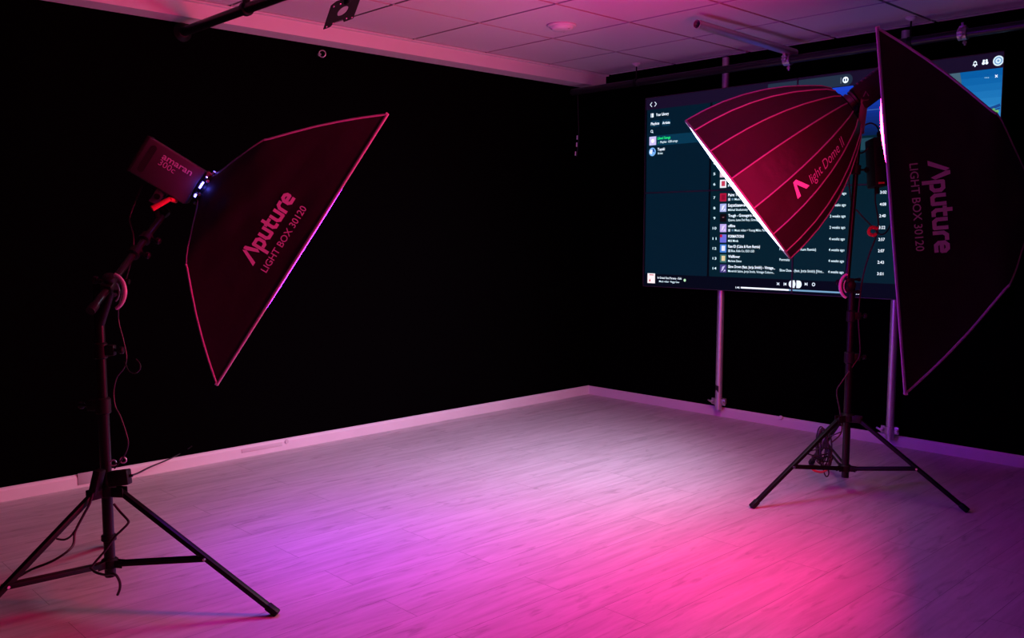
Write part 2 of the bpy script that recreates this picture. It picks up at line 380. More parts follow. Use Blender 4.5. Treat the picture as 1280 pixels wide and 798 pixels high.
# thin lead hanging in the corner, with three tape tags
b = bmn(); hx, hy = XL+.2, PY-.005
q0 = Vector((onplane(722, 119, 1, PY).x, PY, PZ-.024)); q1 = Vector((q0.x-.005, PY, zfor(q0.x, PY, 196)))
t = thing('hanging_lead', 'thin dark lead with three small pale tags hanging in the far corner', 'cable', q1)
tube(b, [q0+Vector((0, -.0, .0)), q0*.6+q1*.4+Vector((.012, 0, 0)), q0*.3+q1*.7+Vector((.016, 0, 0)), q1], .0022, 6); obj('wire', b, M_cable, t)
for px, py in ((721.5, 172), (720.8, 181), (719.3, 192)):
    c = onplane(px, py, 1, PY); b = bmn(); box(b, c, (.008, .006, .032), Matrix.Rotation(.06, 3, 'Y'), .001); obj('tag', b, M_tag, t)
# scraps on the left skirting
p = onplane(107, 601, 0, XL+.016); b = bmn(); box(b, (XL+.016, p.y, .045), (.003, .075, .06), None, .001)
tag(obj('masking_tape', b, mat('grey tape', (.33, .32, .33), .7)), 'grey strip of tape stuck on the left skirting behind the stand', 'tape', )
p = onplane(328, 562, 0, XL+.016); b = bmn(); box(b, (XL+.0155, p.y, .040), (.003, .26, .022), None, .001); cyl(b, (XL+.014, p.y+.16, .05), (XL+.019, p.y+.16, .05), .012, n=14)
tag(obj('cable_clip_strip', b, mat('pale plastic strip', (.52, .50, .50), .6)), 'thin pale strip with a round stud fixed along the left skirting', 'strip')
# ------------------------------------------------------------------ video wall
YS = 5.30
TX = [-4.155, -2.960, -1.765]; TZ = [CH+.957, CH+.280, CH-.397]
EM = {}
def em(name, rgb, s=1.0):
    k = 'screen '+name
    return mat(k, (.002, .002, .002), .5, emit=lin(rgb), es=s, spec=.06)
panels = {}
labs = {(0, 0): 'upper left screen of the four-panel video wall, showing a sidebar list', (1, 0): 'upper right screen of the video wall, mostly behind the red dome and softbox',
        (0, 1): 'lower left screen of the video wall, showing numbered song rows', (1, 1): 'lower right screen of the video wall, showing dates and song lengths'}
bz = .0045
for i in (0, 1):
    for j in (0, 1):
        x0, x1, z1, z0 = TX[i], TX[i+1], TZ[j], TZ[j+1]
        t = thing('display_screen', labs[(i, j)], 'screen', ((x0+x1)/2, YS+.03, z0), 'screens of the video wall')
        b = bmn(); box(b, ((x0+x1)/2, YS+.034, (z0+z1)/2), (x1-x0-.001, .060, z1-z0-.001), None, .002); obj('housing', b, M_plast, t)
        b = bmn(); w = bz
        box(b, (x0+w/2, YS, (z0+z1)/2), (w-.0006, .012, z1-z0-.001)); box(b, (x1-w/2, YS, (z0+z1)/2), (w-.0006, .012, z1-z0-.001))
        box(b, ((x0+x1)/2, YS, z1-w/2), (x1-x0-.001, .012, w)); box(b, ((x0+x1)/2, YS, z0+w/2), (x1-x0-.001, .012, w)); obj('bezel', b, mat('screen bezel', (.035, .03, .035), .5), t)
        b = bmn(); box(b, ((x0+x1)/2, YS+.0025, (z0+z1)/2), (x1-x0-2*w, .003, z1-z0-2*w)); s = obj('screen', b, em('deep navy', (2, 4, 12)), t, False)
        panels[(i, j)] = dict(t=t, s=s, x0=x0+w, x1=x1-w, z0=z0+w, z1=z1-w, acc={})
        b = bmn(); box(b, ((x0+x1)/2, (YS+.064+YP-.02)/2, (z0+z1)/2), (.34, YP-YS-.09, .05), None, .003)
        for sx in (-.16, .16): box(b, ((x0+x1)/2+sx, YS+.066, (z0+z1)/2), (.03, .008, .30), None, .002)
        for xx in (x0, x1):
            pass
        obj('rear_mount', b, M_metal, t)
def P2(px, py):
    q = onplane(px, py, 1, YS); return q.x, q.z
LAY = {0: .0006, 1: .0010, 2: .0014, 3: .0018, 4: .0022}
def acc(pn, name, m):
    d = panels[pn]['acc']
    if name not in d: d[name] = (bmn(), m)
    return d[name][0]
def rect(name, rgb, x0, x1, z0, z1, lay=0, s=1.0, radius=0):
    if z0 > z1: z0, z1 = z1, z0
    for pn, p in panels.items():
        a0, a1, c0_, c1_ = max(x0, p['x0']), min(x1, p['x1']), max(z0, p['z0']), min(z1, p['z1'])
        if a1-a0 < .001 or c1_-c0_ < .001: continue
        bb = acc(pn, name, em(name, rgb, s)); y = YS+.001-LAY[lay]
        bb.faces.new([bb.verts.new(v) for v in ((a0, y, c0_), (a1, y, c0_), (a1, y, c1_), (a0, y, c1_))])
def disc(name, rgb, x, z, r, lay=2, s=1.0, n=20, ring_=0, rx=1):
    pn = (0 if x < TX[1] else 1, 0 if z > TZ[1] else 1); bb = acc(pn, name, em(name, rgb, s)); y = YS+.001-LAY[lay]
    o = [bb.verts.new((x+rx*r*math.cos(2*PI*k/n), y, z+r*math.sin(2*PI*k/n))) for k in range(n)]
    if not ring_: bb.faces.new(o)
    else:
        i_ = [bb.verts.new((x+rx*(r-ring_)*math.cos(2*PI*k/n), y, z+(r-ring_)*math.sin(2*PI*k/n))) for k in range(n)]
        for k in range(n): bb.faces.new((o[k], o[(k+1) % n], i_[(k+1) % n], i_[k]))
def poly(name, rgb, pts, lay=2, s=1.0):
    x = sum(p[0] for p in pts)/len(pts); z = sum(p[1] for p in pts)/len(pts)
    pn = (0 if x < TX[1] else 1, 0 if z > TZ[1] else 1); bb = acc(pn, name, em(name, rgb, s)); y = YS+.001-LAY[lay]
    bb.faces.new([bb.verts.new((a, y, c)) for a, c in pts])
def txt(s, x, z, h, x1=None, name='white_text', rgb=(225, 235, 250), lay=3, bold=.005, e=1.5):
    """lettering on the screen: left x, baseline z, capital height h, fitted to end at x1"""
    tb, w = text_bm(s, bold); k = h/.70; kx = (x1-x)/w if x1 else k
    xm = x+kx*w/2; pn = (0 if xm < TX[1] else 1, 0 if z > TZ[1] else 1); bb = acc(pn, name, em(name, rgb, e)); y = YS+.001-LAY[lay]
    merge(bb, tb, lambda c: (x+c.x*kx, y, z+c.y*k)); tb.free()
# regions of the page
zt0 = TZ[0]; 
zhd = P2(812, 137.5)[1]; zbar = P2(812, 342.5)[1]
rect('header_bar', (24, 14, 40), TX[0], TX[2], zhd, TZ[0], 0)
xs = P2(884.5, 300)[0]
zside = zhd
rect('sidebar_panel', (2, 27, 44), P2(807.5, 250)[0], xs, zbar, zside, 0)
xm0, xm1 = P2(887, 300)[0], P2(1127, 200)[0]
rect('list_panel', (2, 31, 44), xm0, xm1+.02, zbar, zside, 0)
# blue banner fading towards the list in steps
nb = 14; zb1 = P2(1050, 109)[1]; zb0 = P2(1050, 172)[1]
for k in range(nb):
    f = k/(nb-1); c = tuple(int(a*(1-f)+c_*f) for a, c_ in zip((24, 66, 205), (6, 30, 78)))
    rect('banner_band_%s' % 'abcdefghijklmn'[k], c, P2(948, 110)[0], xm1+.02, zb1+(zb0-zb1)*(k+1)/nb, zb1+(zb0-zb1)*k/nb, 1)
rect('banner_rule', (70, 110, 190), P2(1080, 137)[0], P2(1100, 137)[0], P2(1090, 137.6)[1], P2(1090, 136.9)[1], 2)
rect('playing_row', (30, 66, 82), xm0, xm1+.02, P2(1090, 187)[1], P2(1090, 172)[1], 2)
disc('green_dot', (40, 230, 110), P2(1092, 178)[0], P2(1092, 178)[1], .008, 3)
rect('bottom_bar', (3, 7, 22), TX[0], TX[2], TZ[2], zbar, 1)
# search field
a0 = P2(985, 106); a1 = P2(1060, 98); zs = P2(1057, 100)[1]
rect('search_field', (34, 48, 68), P2(960, 108)[0], P2(1059, 100)[0], zs-.034, zs+.034, 2); disc('search_field', (34, 48, 68), P2(1059, 100)[0], zs, .034, 2)
rect('field_rule', (130, 140, 160), P2(1051, 100)[0], P2(1051.6, 100)[0], zs-.018, zs+.018, 3)
disc('white_icon', (220, 232, 250), P2(1057, 100)[0], zs, .019, 3, 1.3); 
for dx in (-.007, .007): rect('field_hole', (30, 40, 60), P2(1057, 100)[0]+dx-.004, P2(1057, 100)[0]+dx+.004, zs-.007, zs+.007, 4)
# arrows
def strokes(name, pts, w, lay=3, rgb=(215, 228, 250), s=1.2):
    for (x0, z0), (x1, z1) in zip(pts, pts[1:]):
        d = Vector((x1-x0, z1-z0)).normalized(); n_ = Vector((-d.y, d.x))*w/2
        poly(name, rgb, [(x0-n_.x, z0-n_.y), (x1-n_.x, z1-n_.y), (x1+n_.x, z1+n_.y), (x0+n_.x, z0+n_.y)], lay, s)
for cx, sgn in ((814, 1), (819.5, -1)):
    x, z = P2(cx, 131 if sgn > 0 else 130.2); strokes('white_icon', [(x+sgn*.008, z+.016), (x-sgn*.008, z), (x+sgn*.008, z-.016)], .0042)
# sidebar
x, z = P2(814.5, 144.5)
rect('white_icon', (220, 232, 250), x-.006, x-.001, z-.014, z+.014, 3, 1.2); rect('white_icon', (220, 232, 250), x+.003, x+.018, z-.014, z+.014, 3, 1.2)
txt('Your Library', P2(820, 145)[0], P2(820, 145.3)[1], .019, P2(836, 143)[0], bold=.014)
for a, c, s, py in ((813.2, 824.5, 'Playlists', 155.3), (827.5, 838, 'Artists', 154)):
    x0, x1, z = P2(a, py)[0], P2(c, py)[0], P2(a, py)[1]
    rect('pill', (8, 48, 74), x0+.012, x1-.012, z-.023, z+.023, 2); disc('pill', (8, 48, 74), x0+.012, z, .023, 2, rx=.7); disc('pill', (8, 48, 74), x1-.012, z, .023, 2, rx=.7)
    txt(s, x0+.004, z-.008, .018, x1-.003, bold=.014)
x, z = P2(814.8, 164.3); disc('white_icon', (150, 190, 215), x, z, .010, 3, 1, ring_=.0035); strokes('white_icon', [(x+.006, z-.006), (x+.013, z-.013)], .004)
rect('selected_row', (6, 54, 80), P2(812, 176)[0], xs, P2(812, 183)[1], P2(812, 170.5)[1], 1)
x0, x1 = P2(811.8, 176)[0], P2(820.2, 176)[0]; z0, z1 = P2(812, 182)[1], P2(812, 171.3)[1]
rect('cover_lilac', (200, 190, 240), x0, x1, z0, z1, 2, 1.1); disc('cover_glow', (255, 240, 250), (x0+x1)/2, (z0+z1)/2, .014, 3, 1.2)
txt('Liked Songs', P2(822, 174)[0], P2(822, 174.6)[1], .018, P2(838, 173)[0], 'green_text', (30, 225, 120), bold=.014)
txt('Playlist · 638 songs', P2(825.5, 178)[0], P2(825.5, 179.1)[1], .015, P2(847, 177)[0], 'pale_text', (205, 228, 242))
poly('green_icon', (60, 220, 130), [(P2(822, 180)[0], P2(822, 180)[1]), (P2(824.5, 177)[0], P2(824, 176.5)[1]), (P2(823.2, 180)[0], P2(823, 179)[1])], 3)
x, z = P2(815.5, 190); disc('cover_sky', (120, 180, 245), x, z, .030, 2, 1); poly('cover_white', (235, 240, 255), [(x-.026, z-.008), (x-.004, z-.018), (x+.002, z+.014), (x-.018, z+.016)], 3); poly('cover_blue', (20, 60, 150), [(x+.004, z+.002), (x+.022, z-.004), (x+.014, z+.020), (x+.003, z+.022)], 3)
txt('Topski', P2(822, 188)[0], P2(822, 188.5)[1], .019, P2(831, 187.7)[0], bold=.014); txt('Artist', P2(822, 193)[0], P2(822, 193.2)[1], .015, P2(828.5, 192.7)[0], 'pale_text', (205, 228, 242))
# rows
rows = {4: 204, 5: 217, 6: 230, 7: 247, 8: 260, 9: 272.6, 10: 285.3, 11: 298.3, 12: 310.7, 13: 323.2, 14: 335.7}
title = {6: ('Popular Music', 'Popular'), 7: ('Paint The Town Red', 'Music video'), 8: ('Барабанный перебор', 'Mikhail Shufutinsky'), 9: ('Tough - Gravagerz Remix', 'Quavo, Lana Del Rey, Gravagerz'), 10: ('offline', 'Music video • Young Miko, Feid'),
         11: ('FORMATIONS', 'Mild Minds'), 12: ('Fate ID (Cake & Rum Remix)', 'Blue, Kafe Co, IDD LSD'), 13: ('Wallflower', 'Marlena Dame'), 14: ('Slow Down (feat. Jorja Smith) - Vintage...', 'Maverick Sabre, Jorja Smith, Vintage Culture...')}
tend = {6: (930, 925), 7: (944, 934), 8: (948, 935), 9: (951, 952), 10: (919, 958), 11: (930, 923), 12: (950, 943), 13: (925, 927), 14: (969, 968)}
cov = {4: (90, 90, 120), 5: (225, 200, 215), 6: (240, 240, 250), 7: (175, 20, 60), 8: (170, 180, 240), 9: (14, 8, 14), 10: (190, 170, 240), 11: (110, 110, 220), 12: (70, 130, 220), 13: (60, 110, 110), 14: (70, 60, 130)}
cov2 = {4: (60, 60, 90), 5: (250, 235, 240), 6: (200, 60, 90), 7: (140, 12, 50), 8: (240, 240, 255), 9: (190, 120, 140), 10: (235, 215, 250), 11: (190, 20, 60), 12: (235, 235, 255), 13: (235, 210, 160), 14: (200, 190, 235)}
dur = {1: ':45', 7: '3:02', 8: '4:08', 9: '2:40', 10: '3:22', 11: '2:57', 12: '2:07', 13: '2:43', 14: '3:01'}
for r, py in rows.items():
    z = P2(900, py)[1]
    nx = P2(894.3, py)[0]; s = str(r); txt(s, nx-(.016 if r < 10 else .022), z-.009, .017, nx+(.0 if r < 10 else .008), 'pale_text', (205, 228, 242))
    x0, x1 = P2(900, py)[0], P2(908, py)[0]
    nm = 'album_cover_%s' % {4: 'slate', 5: 'rose', 6: 'paper', 7: 'crimson', 8: 'periwinkle', 9: 'black', 10: 'lilac', 11: 'indigo', 12: 'azure', 13: 'teal', 14: 'violet'}[r]
    rect(nm, cov[r], x0, x1, z-.027, z+.027, 2, 1); w_ = x1-x0
    c2 = nm+'_figure'
    if r in (8, 10, 14): poly(c2, cov2[r], [(x0+.2*w_, z-.02), (x0+.5*w_, z-.01), (x0+.8*w_, z+.02), (x0+.35*w_, z+.012)], 3); poly(c2, cov2[r], [(x0+.5*w_, z-.023), (x0+.9*w_, z-.015), (x0+.75*w_, z-.004)], 3)
    elif r == 9: poly(c2, cov2[r], [(x0+.3*w_, z+.008), (x0+.5*w_, z+.0), (x0+.7*w_, z+.008), (x0+.5*w_, z+.004)], 3)
    elif r == 11: rect(c2, cov2[r], x0, x0+.35*w_, z+.008, z+.026, 3)
    else: rect(c2, cov2[r], x0+.25*w_, x0+.8*w_, z-.016, z+.018, 3)
    if r in title:
        tt = title[r]; e0, e1 = tend[r]
        txt(tt[0], P2(910.3, py)[0], z+.006, .0185, P2(e0, py)[0], bold=.014)
        xx = P2(910.3, py)[0]
        if r in (7, 10, 12): rect('badge', (190, 205, 225), xx, xx+.017, z-.024, z-.006, 3); xx = P2(914, py)[0]
        if r in (7, 10): rect('badge_dim', (90, 125, 150), xx+.004, xx+.020, z-.022, z-.008, 3); xx = P2(918.5, py)[0]
        txt(tt[1], xx, z-.022, .015, P2(e1, py)[0], 'pale_text', (205, 228, 242))
    if r in (12, 13, 14):
        s_, e_ = {12: ('Fate ID (Cake & Rum Remix)', 1020), 13: ('Portraits', 987), 14: ('Slow Down (feat. Jorja Smith) [Vint...', 1030)}[r]
        pyv = {12: 314, 13: 327, 14: 341}[r]; txt(s_, P2(974.5, pyv)[0], z-.006, .0165, P2(e_, pyv)[0], 'pale_text', (205, 228, 242))
    if r >= 7:
        d_ = '2 weeks ago' if r < 11 else '4 weeks ago'
        txt(d_, P2(1036.5, 300)[0], z-.006, .0165, P2(1056, 300)[0], 'pale_text', (190, 215, 230))
        txt(dur[r], P2(1098, 300)[0], z-.008, .0175, P2(1106, 300)[0], 'white_text')
txt('2:45', P2(1098, 163)[0], P2(1104, 165)[1], .0175, P2(1106.5, 163)[0])
# player bar
x0, x1 = P2(809.5, 348)[0], P2(818.8, 348)[0]; z0, z1 = P2(812, 354)[1], P2(812, 341.8)[1]
rect('now_playing_cover', (250, 235, 240), x0, x1, z0, z1, 3, 1.1); rect('cover_red_print', (210, 60, 90), x0+.016, x1-.012, z1-.014, z1-.008, 4)
poly('cover_red_print', (200, 50, 80), [(x0+.012, z0+.012), (x0+.022, z0+.034), (x0+.030, z0+.014)], 4)
txt('In Grand Soul Parania - Edit', P2(822, 349)[0], P2(822, 348.4)[1], .015, P2(852, 349)[0]); txt('Music video · Peggy Gou', P2(824, 352)[0], P2(824, 352.8)[1], .013, P2(849, 353)[0], 'pale_text', (205, 228, 242))
disc('pale_green_dot', (190, 240, 190), *P2(856, 350.5), .010, 3)
x, z = P2(972.7, 355); strokes('white_icon', [(x-.009, z-.008), (x+.009, z+.008)], .004); strokes('white_icon', [(x-.009, z+.008), (x+.009, z-.008)], .004)
for cx, sg in ((981.5, 1), (1007.5, -1)):
    x, z = P2(cx, 355.3); poly('white_icon', (215, 228, 250), [(x+sg*.008, z-.010), (x+sg*.008, z+.010), (x-sg*.006, z)], 3, 1.2); strokes('white_icon', [(x-sg*.008, z-.010), (x-sg*.008, z+.010)], .004)
x, z = P2(994.5, 355.5)
rect('play_button', (225, 235, 255), x-.028, x-.006, z-.024, z+.024, 3, 1.2); disc('play_button', (225, 235, 255), x-.024, z, .024, 3, 1.2)
rect('play_button', (225, 235, 255), x+.006, x+.024, z-.024, z+.024, 3, 1.2)
bb = acc((1, 1), 'play_button', None); 
x_, z_ = x+.024, z; o = [bb.verts.new((x_+.018*math.cos(a*PI/8-PI/2), YS+.001-LAY[3], z_+.024*math.sin(a*PI/8-PI/2))) for a in range(9)]; bb.faces.new(o)
x, z = P2(1017, 355.8); disc('white_icon', (200, 215, 240), x, z, .011, 3, 1, ring_=.004)
xa, za = P2(926, 359.5); xb, zb_ = P2(1053, 366.3); zp = (za+zb_)/2
xk = P2(986, 363)[0]
rect('progress_bar', (235, 240, 255), xa, xk, zp-.005, zp+.005, 3, 1.3); rect('progress_rest', (120, 165, 205), xk, xb, zp-.005, zp+.005, 3, 1)
txt('1:46', P2(919.5, 359)[0], zp-.007, .014, P2(924.5, 359)[0]); txt('3:59', P2(1070, 366)[0], zp-.007, .014, P2(1076, 366)[0])
# right-hand picture and header icons
xp0, xp1 = P2(1180, 90)[0], P2(1253.5, 90)[0]; zp1 = P2(1220, 88.5)[1]; zp0 = P2(1240, 152)[1]
pn = (1, 0)
nb = 10
for k in range(nb):
    f = k/(nb-1); c = tuple(int(a*(1-f)+c_*f) for a, c_ in zip((6, 92, 165), (70, 165, 225)))
    zz1 = zp1+(zp0-.10-zp1)*k/nb; zz0 = zp1+(zp0-.10-zp1)*(k+1)/nb
    rect('sky_band_%s' % 'abcdefghij'[k], c, xp0, xp1, zz0, zz1, 1, 1)
rect('field_green', (60, 140, 60), xp0, xp1, zp0-.25, zp0-.10, 1)
strokes('roof_line', [(xp1-.15, P2(1236, 143)[1]), (xp1-.004, P2(1252, 131)[1])], .016, 2, (24, 70, 140), 1); strokes('roof_line', [(xp1-.12, P2(1240, 144)[1]), (xp1-.004, P2(1252, 135)[1])], .008, 2, (24, 70, 140), 1)
random.seed(3)
for k in range(26):
    x = xp1-.008-random.random()*.085; z = P2(1250, 150)[1]+random.random()*.055; disc('foliage', (110, 190, 110), x-.01, z, .008+.008*random.random(), 2, 1, 7)
poly('haze_corner', (70, 100, 120), [(xp0, zp1), (P2(1200, 92)[0], zp1), (P2(1207, 92)[0], zp1-.16), (xp0, zp1-.20)], 2)
strokes('white_icon', [P2(1244, 93.8), P2(1247, 96.6)], .004); strokes('white_icon', [P2(1247, 93.4), P2(1244, 97)], .004)
for cx in (1231.5, 1233.5, 1235.5): disc('pale_dot', (150, 190, 220), *P2(cx, 97.2), .003, 3)
x, z = P2(1219, 79.5); poly('white_icon', (215, 228, 250), [(x-.013, z-.010), (x+.013, z-.010), (x+.009, z-.002), (x+.008, z+.008), (x, z+.014), (x-.008, z+.008), (x-.009, z-.002)], 3, 1.2); disc('icon_hole', (24, 14, 40), x, z+.0005, .006, 4); disc('white_icon', (215, 228, 250), x, z-.014, .004, 3, 1.2)
x, z = P2(1231.5, 77.5)
for dx in (-.007, .007): disc('white_icon', (215, 228, 250), x+dx, z+.007, .006, 3, 1.2); disc('white_icon', (215, 228, 250), x+dx*1.2, z-.006, .008, 3, 1.2)
x, z = P2(1248, 76); disc('avatar_ring', (210, 230, 245), x, z, .027, 3, 1.1); disc('avatar_blue', (110, 165, 215), x, z, .020, 4, ring_=.006); disc('avatar_blue', (110, 165, 215), x, z, .006, 4)
for pn, p in panels.items():
    for nm, (bb, m) in p['acc'].items():
        if m is None: m = MATS['screen play_button']
        o = obj(nm, bb, m, p['s'], False)
# ------------------------------------------------------------------ light stands
def pole_section(par, x, y, z0, z1, r):
    b = bmn(); cyl(b, (x, y, z0), (x, y, z1), r, n=20); return obj('pole_section', b, M_metal2, par)
def knob(par, c, d, L=.03, r=.012, m=None, name='clamp_knob'):
    b = bmn(); d = Vector(d).normalized(); cyl(b, c, Vector(c)+d*L*.5, .005, n=10)
    lathe(b, Vector(c)+d*L*.45, d, [(0, r*.7), (.004, r), (.014, r), (.018, r*.7)], 8); return obj(name, b, m or M_plast, par)
def light_stand(label, cx, cy, feet, zhub, zcol, ztop, r, side, collars, loc_group='tripod light stands', folded=None):
    t = thing('light_stand', label, 'light stand', (cx, cy, 0), loc_group); C0 = Vector((cx, cy, 0))
    sections = [(zcol-.05, zhub+.32, r)]+collars
    for z0, z1, rr in sections: pole_section(t, cx, cy, z0, z1, rr)
    b = bmn(); lathe(b, (cx, cy, zhub-.03), (0, 0, 1), [(0, r+.004), (.006, r+.014), (.035, r+.014), (.045, r+.004)], 24)
    for f in feet:
        d = (Vector((f[0], f[1], 0))-C0).normalized(); R = Matrix((d, Vector((0, 0, 1)).cross(d), Vector((0, 0, 1)))).transposed()
        s = Vector((0, 0, 1)).cross(d)
        for k in (-1, 1): box(b, C0+d*(r+.030)+s*k*.013+Vector((0, 0, zhub-.010)), (.045, .005, .034), R, .002)
    obj('leg_collar', b, M_plast, t)
    b = bmn(); lathe(b, (cx, cy, zcol-.02), (0, 0, 1), [(0, r+.003), (.005, r+.010), (.030, r+.010), (.036, r+.003)], 24)
    for f in feet:
        d = (Vector((f[0], f[1], 0))-C0).normalized(); R = Matrix((d, Vector((0, 0, 1)).cross(d), Vector((0, 0, 1)))).transposed(); s = Vector((0, 0, 1)).cross(d)
        for k in (-1, 1): box(b, C0+d*(r+.020)+s*k*.010+Vector((0, 0, zcol-.002)), (.030, .004, .026), R, .002)
    obj('brace_collar', b, M_plast, t)
    for f in feet:
        F = Vector((f[0], f[1], .012)); d = (F-C0); d.z = 0; L = d.length; d.normalize()
        A = C0+d*(r+.036)+Vector((0, 0, zhub-.010)); s = Vector((0, 0, 1)).cross(d)
        b = bmn(); ld = (F-A).normalized(); R = Matrix((s, ld.cross(s), ld)).transposed()
        box(b, (A+F)/2, (.022, .018, (F-A).length), R, .003); lg = obj('leg', b, M_metal, t)
        b = bmn(); box(b, F-ld*.012, (.027, .023, .045), R, .004); obj('rubber_foot', b, M_plast, lg)
        J = A+(F-A)*.56; K = C0+d*(r+.024)+Vector((0, 0, zcol))
        b = bmn(); bd = (J-K).normalized(); R = Matrix((s, bd.cross(s), bd)).transposed(); 
        for k in (-1, 1): box(b, (J+K)/2+s*k*.013, (.004, .016, (J-K).length), R, .001)
        br = obj('brace', b, M_metal, t)
        b = bmn(); cyl(b, J-s*.019, J+s*.019, .005, n=12); obj('rivet', b, M_chrome, br)
    return t
def clamp_collar(par, x, y, z, r, side):
    b = bmn(); lathe(b, (x, y, z-.03), (0, 0, 1), [(0, r+.002), (.004, r+.008), (.052, r+.008), (.058, r+.002)], 20); s = Vector(side).normalized()
    box(b, Vector((x, y, z))+s*(r+.018), (.034, .026, .036), Matrix((s, Vector((0, 0, 1)).cross(s), Vector((0, 0, 1)))).transposed(), .004)
    o = obj('lock_collar', b, M_plast, par); knob(o, Vector((x, y, z))+s*(r+.030), s, .04, .013); return o
def rot2(v, a): return Vector((v.x*math.cos(a)-v.y*math.sin(a), v.x*math.sin(a)+v.y*math.cos(a), 0))
def protractor(par, c, face, up, m, s=1.0, flip=1):
    """curved slotted handle of the boom head, seen as a bright C"""
    face = Vector(face).normalized(); up = (Vector(up)-face*Vector(up).dot(face)).normalized(); side = up.cross(face)*flip
    pts = []
    for k in range(15):
        a = math.radians(-72+k*150/14); pts.append(Vector(c)+side*(.042*s*math.cos(a))+up*(.058*s*math.sin(a)))
    b = bmn(); tube(b, pts, .009*s, 10, 2, rf=lambda f: s*(.0078-.002*abs(2*f-1)))
    o = obj('curved_lever', b, m, par)
    b = bmn(); pts2 = [Vector(c)+side*(.024*s*math.cos(math.radians(-60+k*110/10)))+up*(.036*s*math.sin(math.radians(-60+k*110/10))) for k in range(11)]
    tube(b, pts2, .0026*s, 8, 2); obj('lever_rim', b, m, o)
def boom_head(par, c, boom_dir, toward, m_lever, flip, s=1.0, lc=None):
    """tilting head that joins the boom to the stand"""
    c = Vector(c); d = Vector(boom_dir).normalized(); T = Vector(toward).normalized(); T = (T-d*T.dot(d)).normalized(); sd = d.cross(T)
    b = bmn(); lathe(b, c-T*.045, T, [(0, .014), (.006, .021), (.03, .021), (.034, .016), (.058, .016), (.062, .021), (.08, .021), (.086, .012)], 26)
    for k in range(10):
        a = 2*PI*k/10; q = c+d*.026*math.cos(a)+sd*.026*math.sin(a)
    obj('tilt_joint', b, M_plast, par)
    b = bmn(); R = Matrix((sd, T, d)).transposed()
    box(b, c+T*.0, (.040, .040, .070), R, .006); 
    for k in (-1, 1): cyl(b, c+d*.03*k+sd*.026, c+d*.03*k+sd*.05, .006, n=10); lathe(b, c+d*.03*k+sd*.040, sd, [(0, .010), (.012, .010)], 6)
    h = obj('boom_clamp', b, M_metal, par)
    knob(h, c-sd*.026+d*.01, -sd, .045, .014)
    protractor(par, lc if lc is not None else c+T*.055, Bv, (0, 0, 1), m_lever, s, flip)
M_lev = mat('worn grey lever', (.45, .42, .44), .35)
# ---- left stand
vd = (W(138, 717, 1)-CAM); vd.z = 0; vd.normalize(); CLx, CLy = (vd*3.40).x, (vd*3.40).y
A = onplane(344, 766, 2, .01); rA = Vector((A.x-CLx, A.y-CLy, 0))
rv = vd*rA.length; lf = rot2(rv, math.radians(125))
feetL = [(A.x, A.y), (CLx+rv.x, CLy+rv.y), (CLx+lf.x, CLy+lf.y)]
zt = zfor(CLx, CLy, 378)
stL = light_stand('tall black tripod stand at left carrying the tilted strip softbox', CLx, CLy, feetL, .408, .142, zt, .0185, Rv,
    [(.70, 1.12, .0165), (1.05, zt, .0135)])
clamp_collar(stL, CLx, CLy, zfor(CLx, CLy, 438), .0145, Rv); clamp_collar(stL, CLx, CLy, .70, .0175, -Rv)
b = bmn(); zz = zfor(CLx, CLy, 672); lathe(b, (CLx, CLy, zz-.012), (0, 0, 1), [(0, .020), (.003, .025), (.020, .025), (.024, .020)], 20); obj('stop_ring', b, M_plast, stL)
top = Vector((CLx, CLy, zt))
dL = depth(top)
# boom of the left stand
hd = W(138, 356, dL-.03)
lampL = W(206, 266, 3.43)
bend = W(100, 390, dL-.10)
bdir = (lampL-hd).normalized(); tail = hd-bdir*(bend-hd).length
b = bmn(); cyl(b, tail, lampL-bdir*.03, .0125, n=18); obj('boom_arm', b, M_metal2, stL)
b = bmn(); cyl(b, tail-bdir*.012, tail+bdir*.02, .0155, n=18); obj('end_cap', b, M_plast, stL)
b = bmn(); cyl(b, top-Vector((0, 0, .08)), hd-Vector((0, 0, .02)), .015, n=16); lathe(b, top-Vector((0, 0, .02)), (0, 0, 1), [(0, .018), (.03, .020), (.05, .014)], 16); obj('spigot', b, M_metal, stL)
boom_head(stL, hd, bdir, Bv, M_lev, 1, 1.0, W(140, 365, dL-.10))
for k, (f, m_) in enumerate(((.42, M_plast), (.62, M_plast))):
    q = hd+(lampL-hd)*f; b = bmn(); lathe(b, q-bdir*.02, bdir, [(0, .014), (.004, .022), (.036, .022), (.04, .014)], 16); cl = obj('boom_collar', b, m_, stL); knob(cl, q+Rv*.02, Rv-Uv*.4, .04, .012)
# ---- right stand
CRx, CRy = -2.068, 4.276
feetR = [tuple(onplane(941, 633, 2, .01)[:2]), tuple(onplane(1208, 638, 2, .01)[:2])]
fA = Vector((feetR[0][0]-CRx, feetR[0][1]-CRy, 0)); th3 = rot2(fA, -2*PI/3)
f3 = onplane(1014, 579, 2, .01); feetR.append((f3.x, f3.y))
ztR = zfor(CRx, CRy, 372)
stR = light_stand('black tripod stand carrying the round dome, in front of the screens', CRx, CRy, feetR, .385, .125, ztR, .0180, Rv, [(.68, .90, .0155), (.85, ztR, .0130)])
clamp_collar(stR, CRx, CRy, zfor(CRx, CRy, 395), .0135, Rv); clamp_collar(stR, CRx, CRy, .68, .017, Rv)
topR = Vector((CRx, CRy, ztR)); dR = depth(topR)
hdR = W(1058.5, 357, dR-.01); yokeR = W(1073, 176, dR-.04); bR = (yokeR-hdR).normalized()
b = bmn(); cyl(b, hdR-bR*.03, yokeR+bR*.03, .0125, n=18); obj('boom_arm', b, M_metal2, stR)
b = bmn(); cyl(b, topR-Vector((0, 0, .10)), topR+Vector((0, 0, .05)), .016, n=16); obj('spigot', b, M_metal, stR)
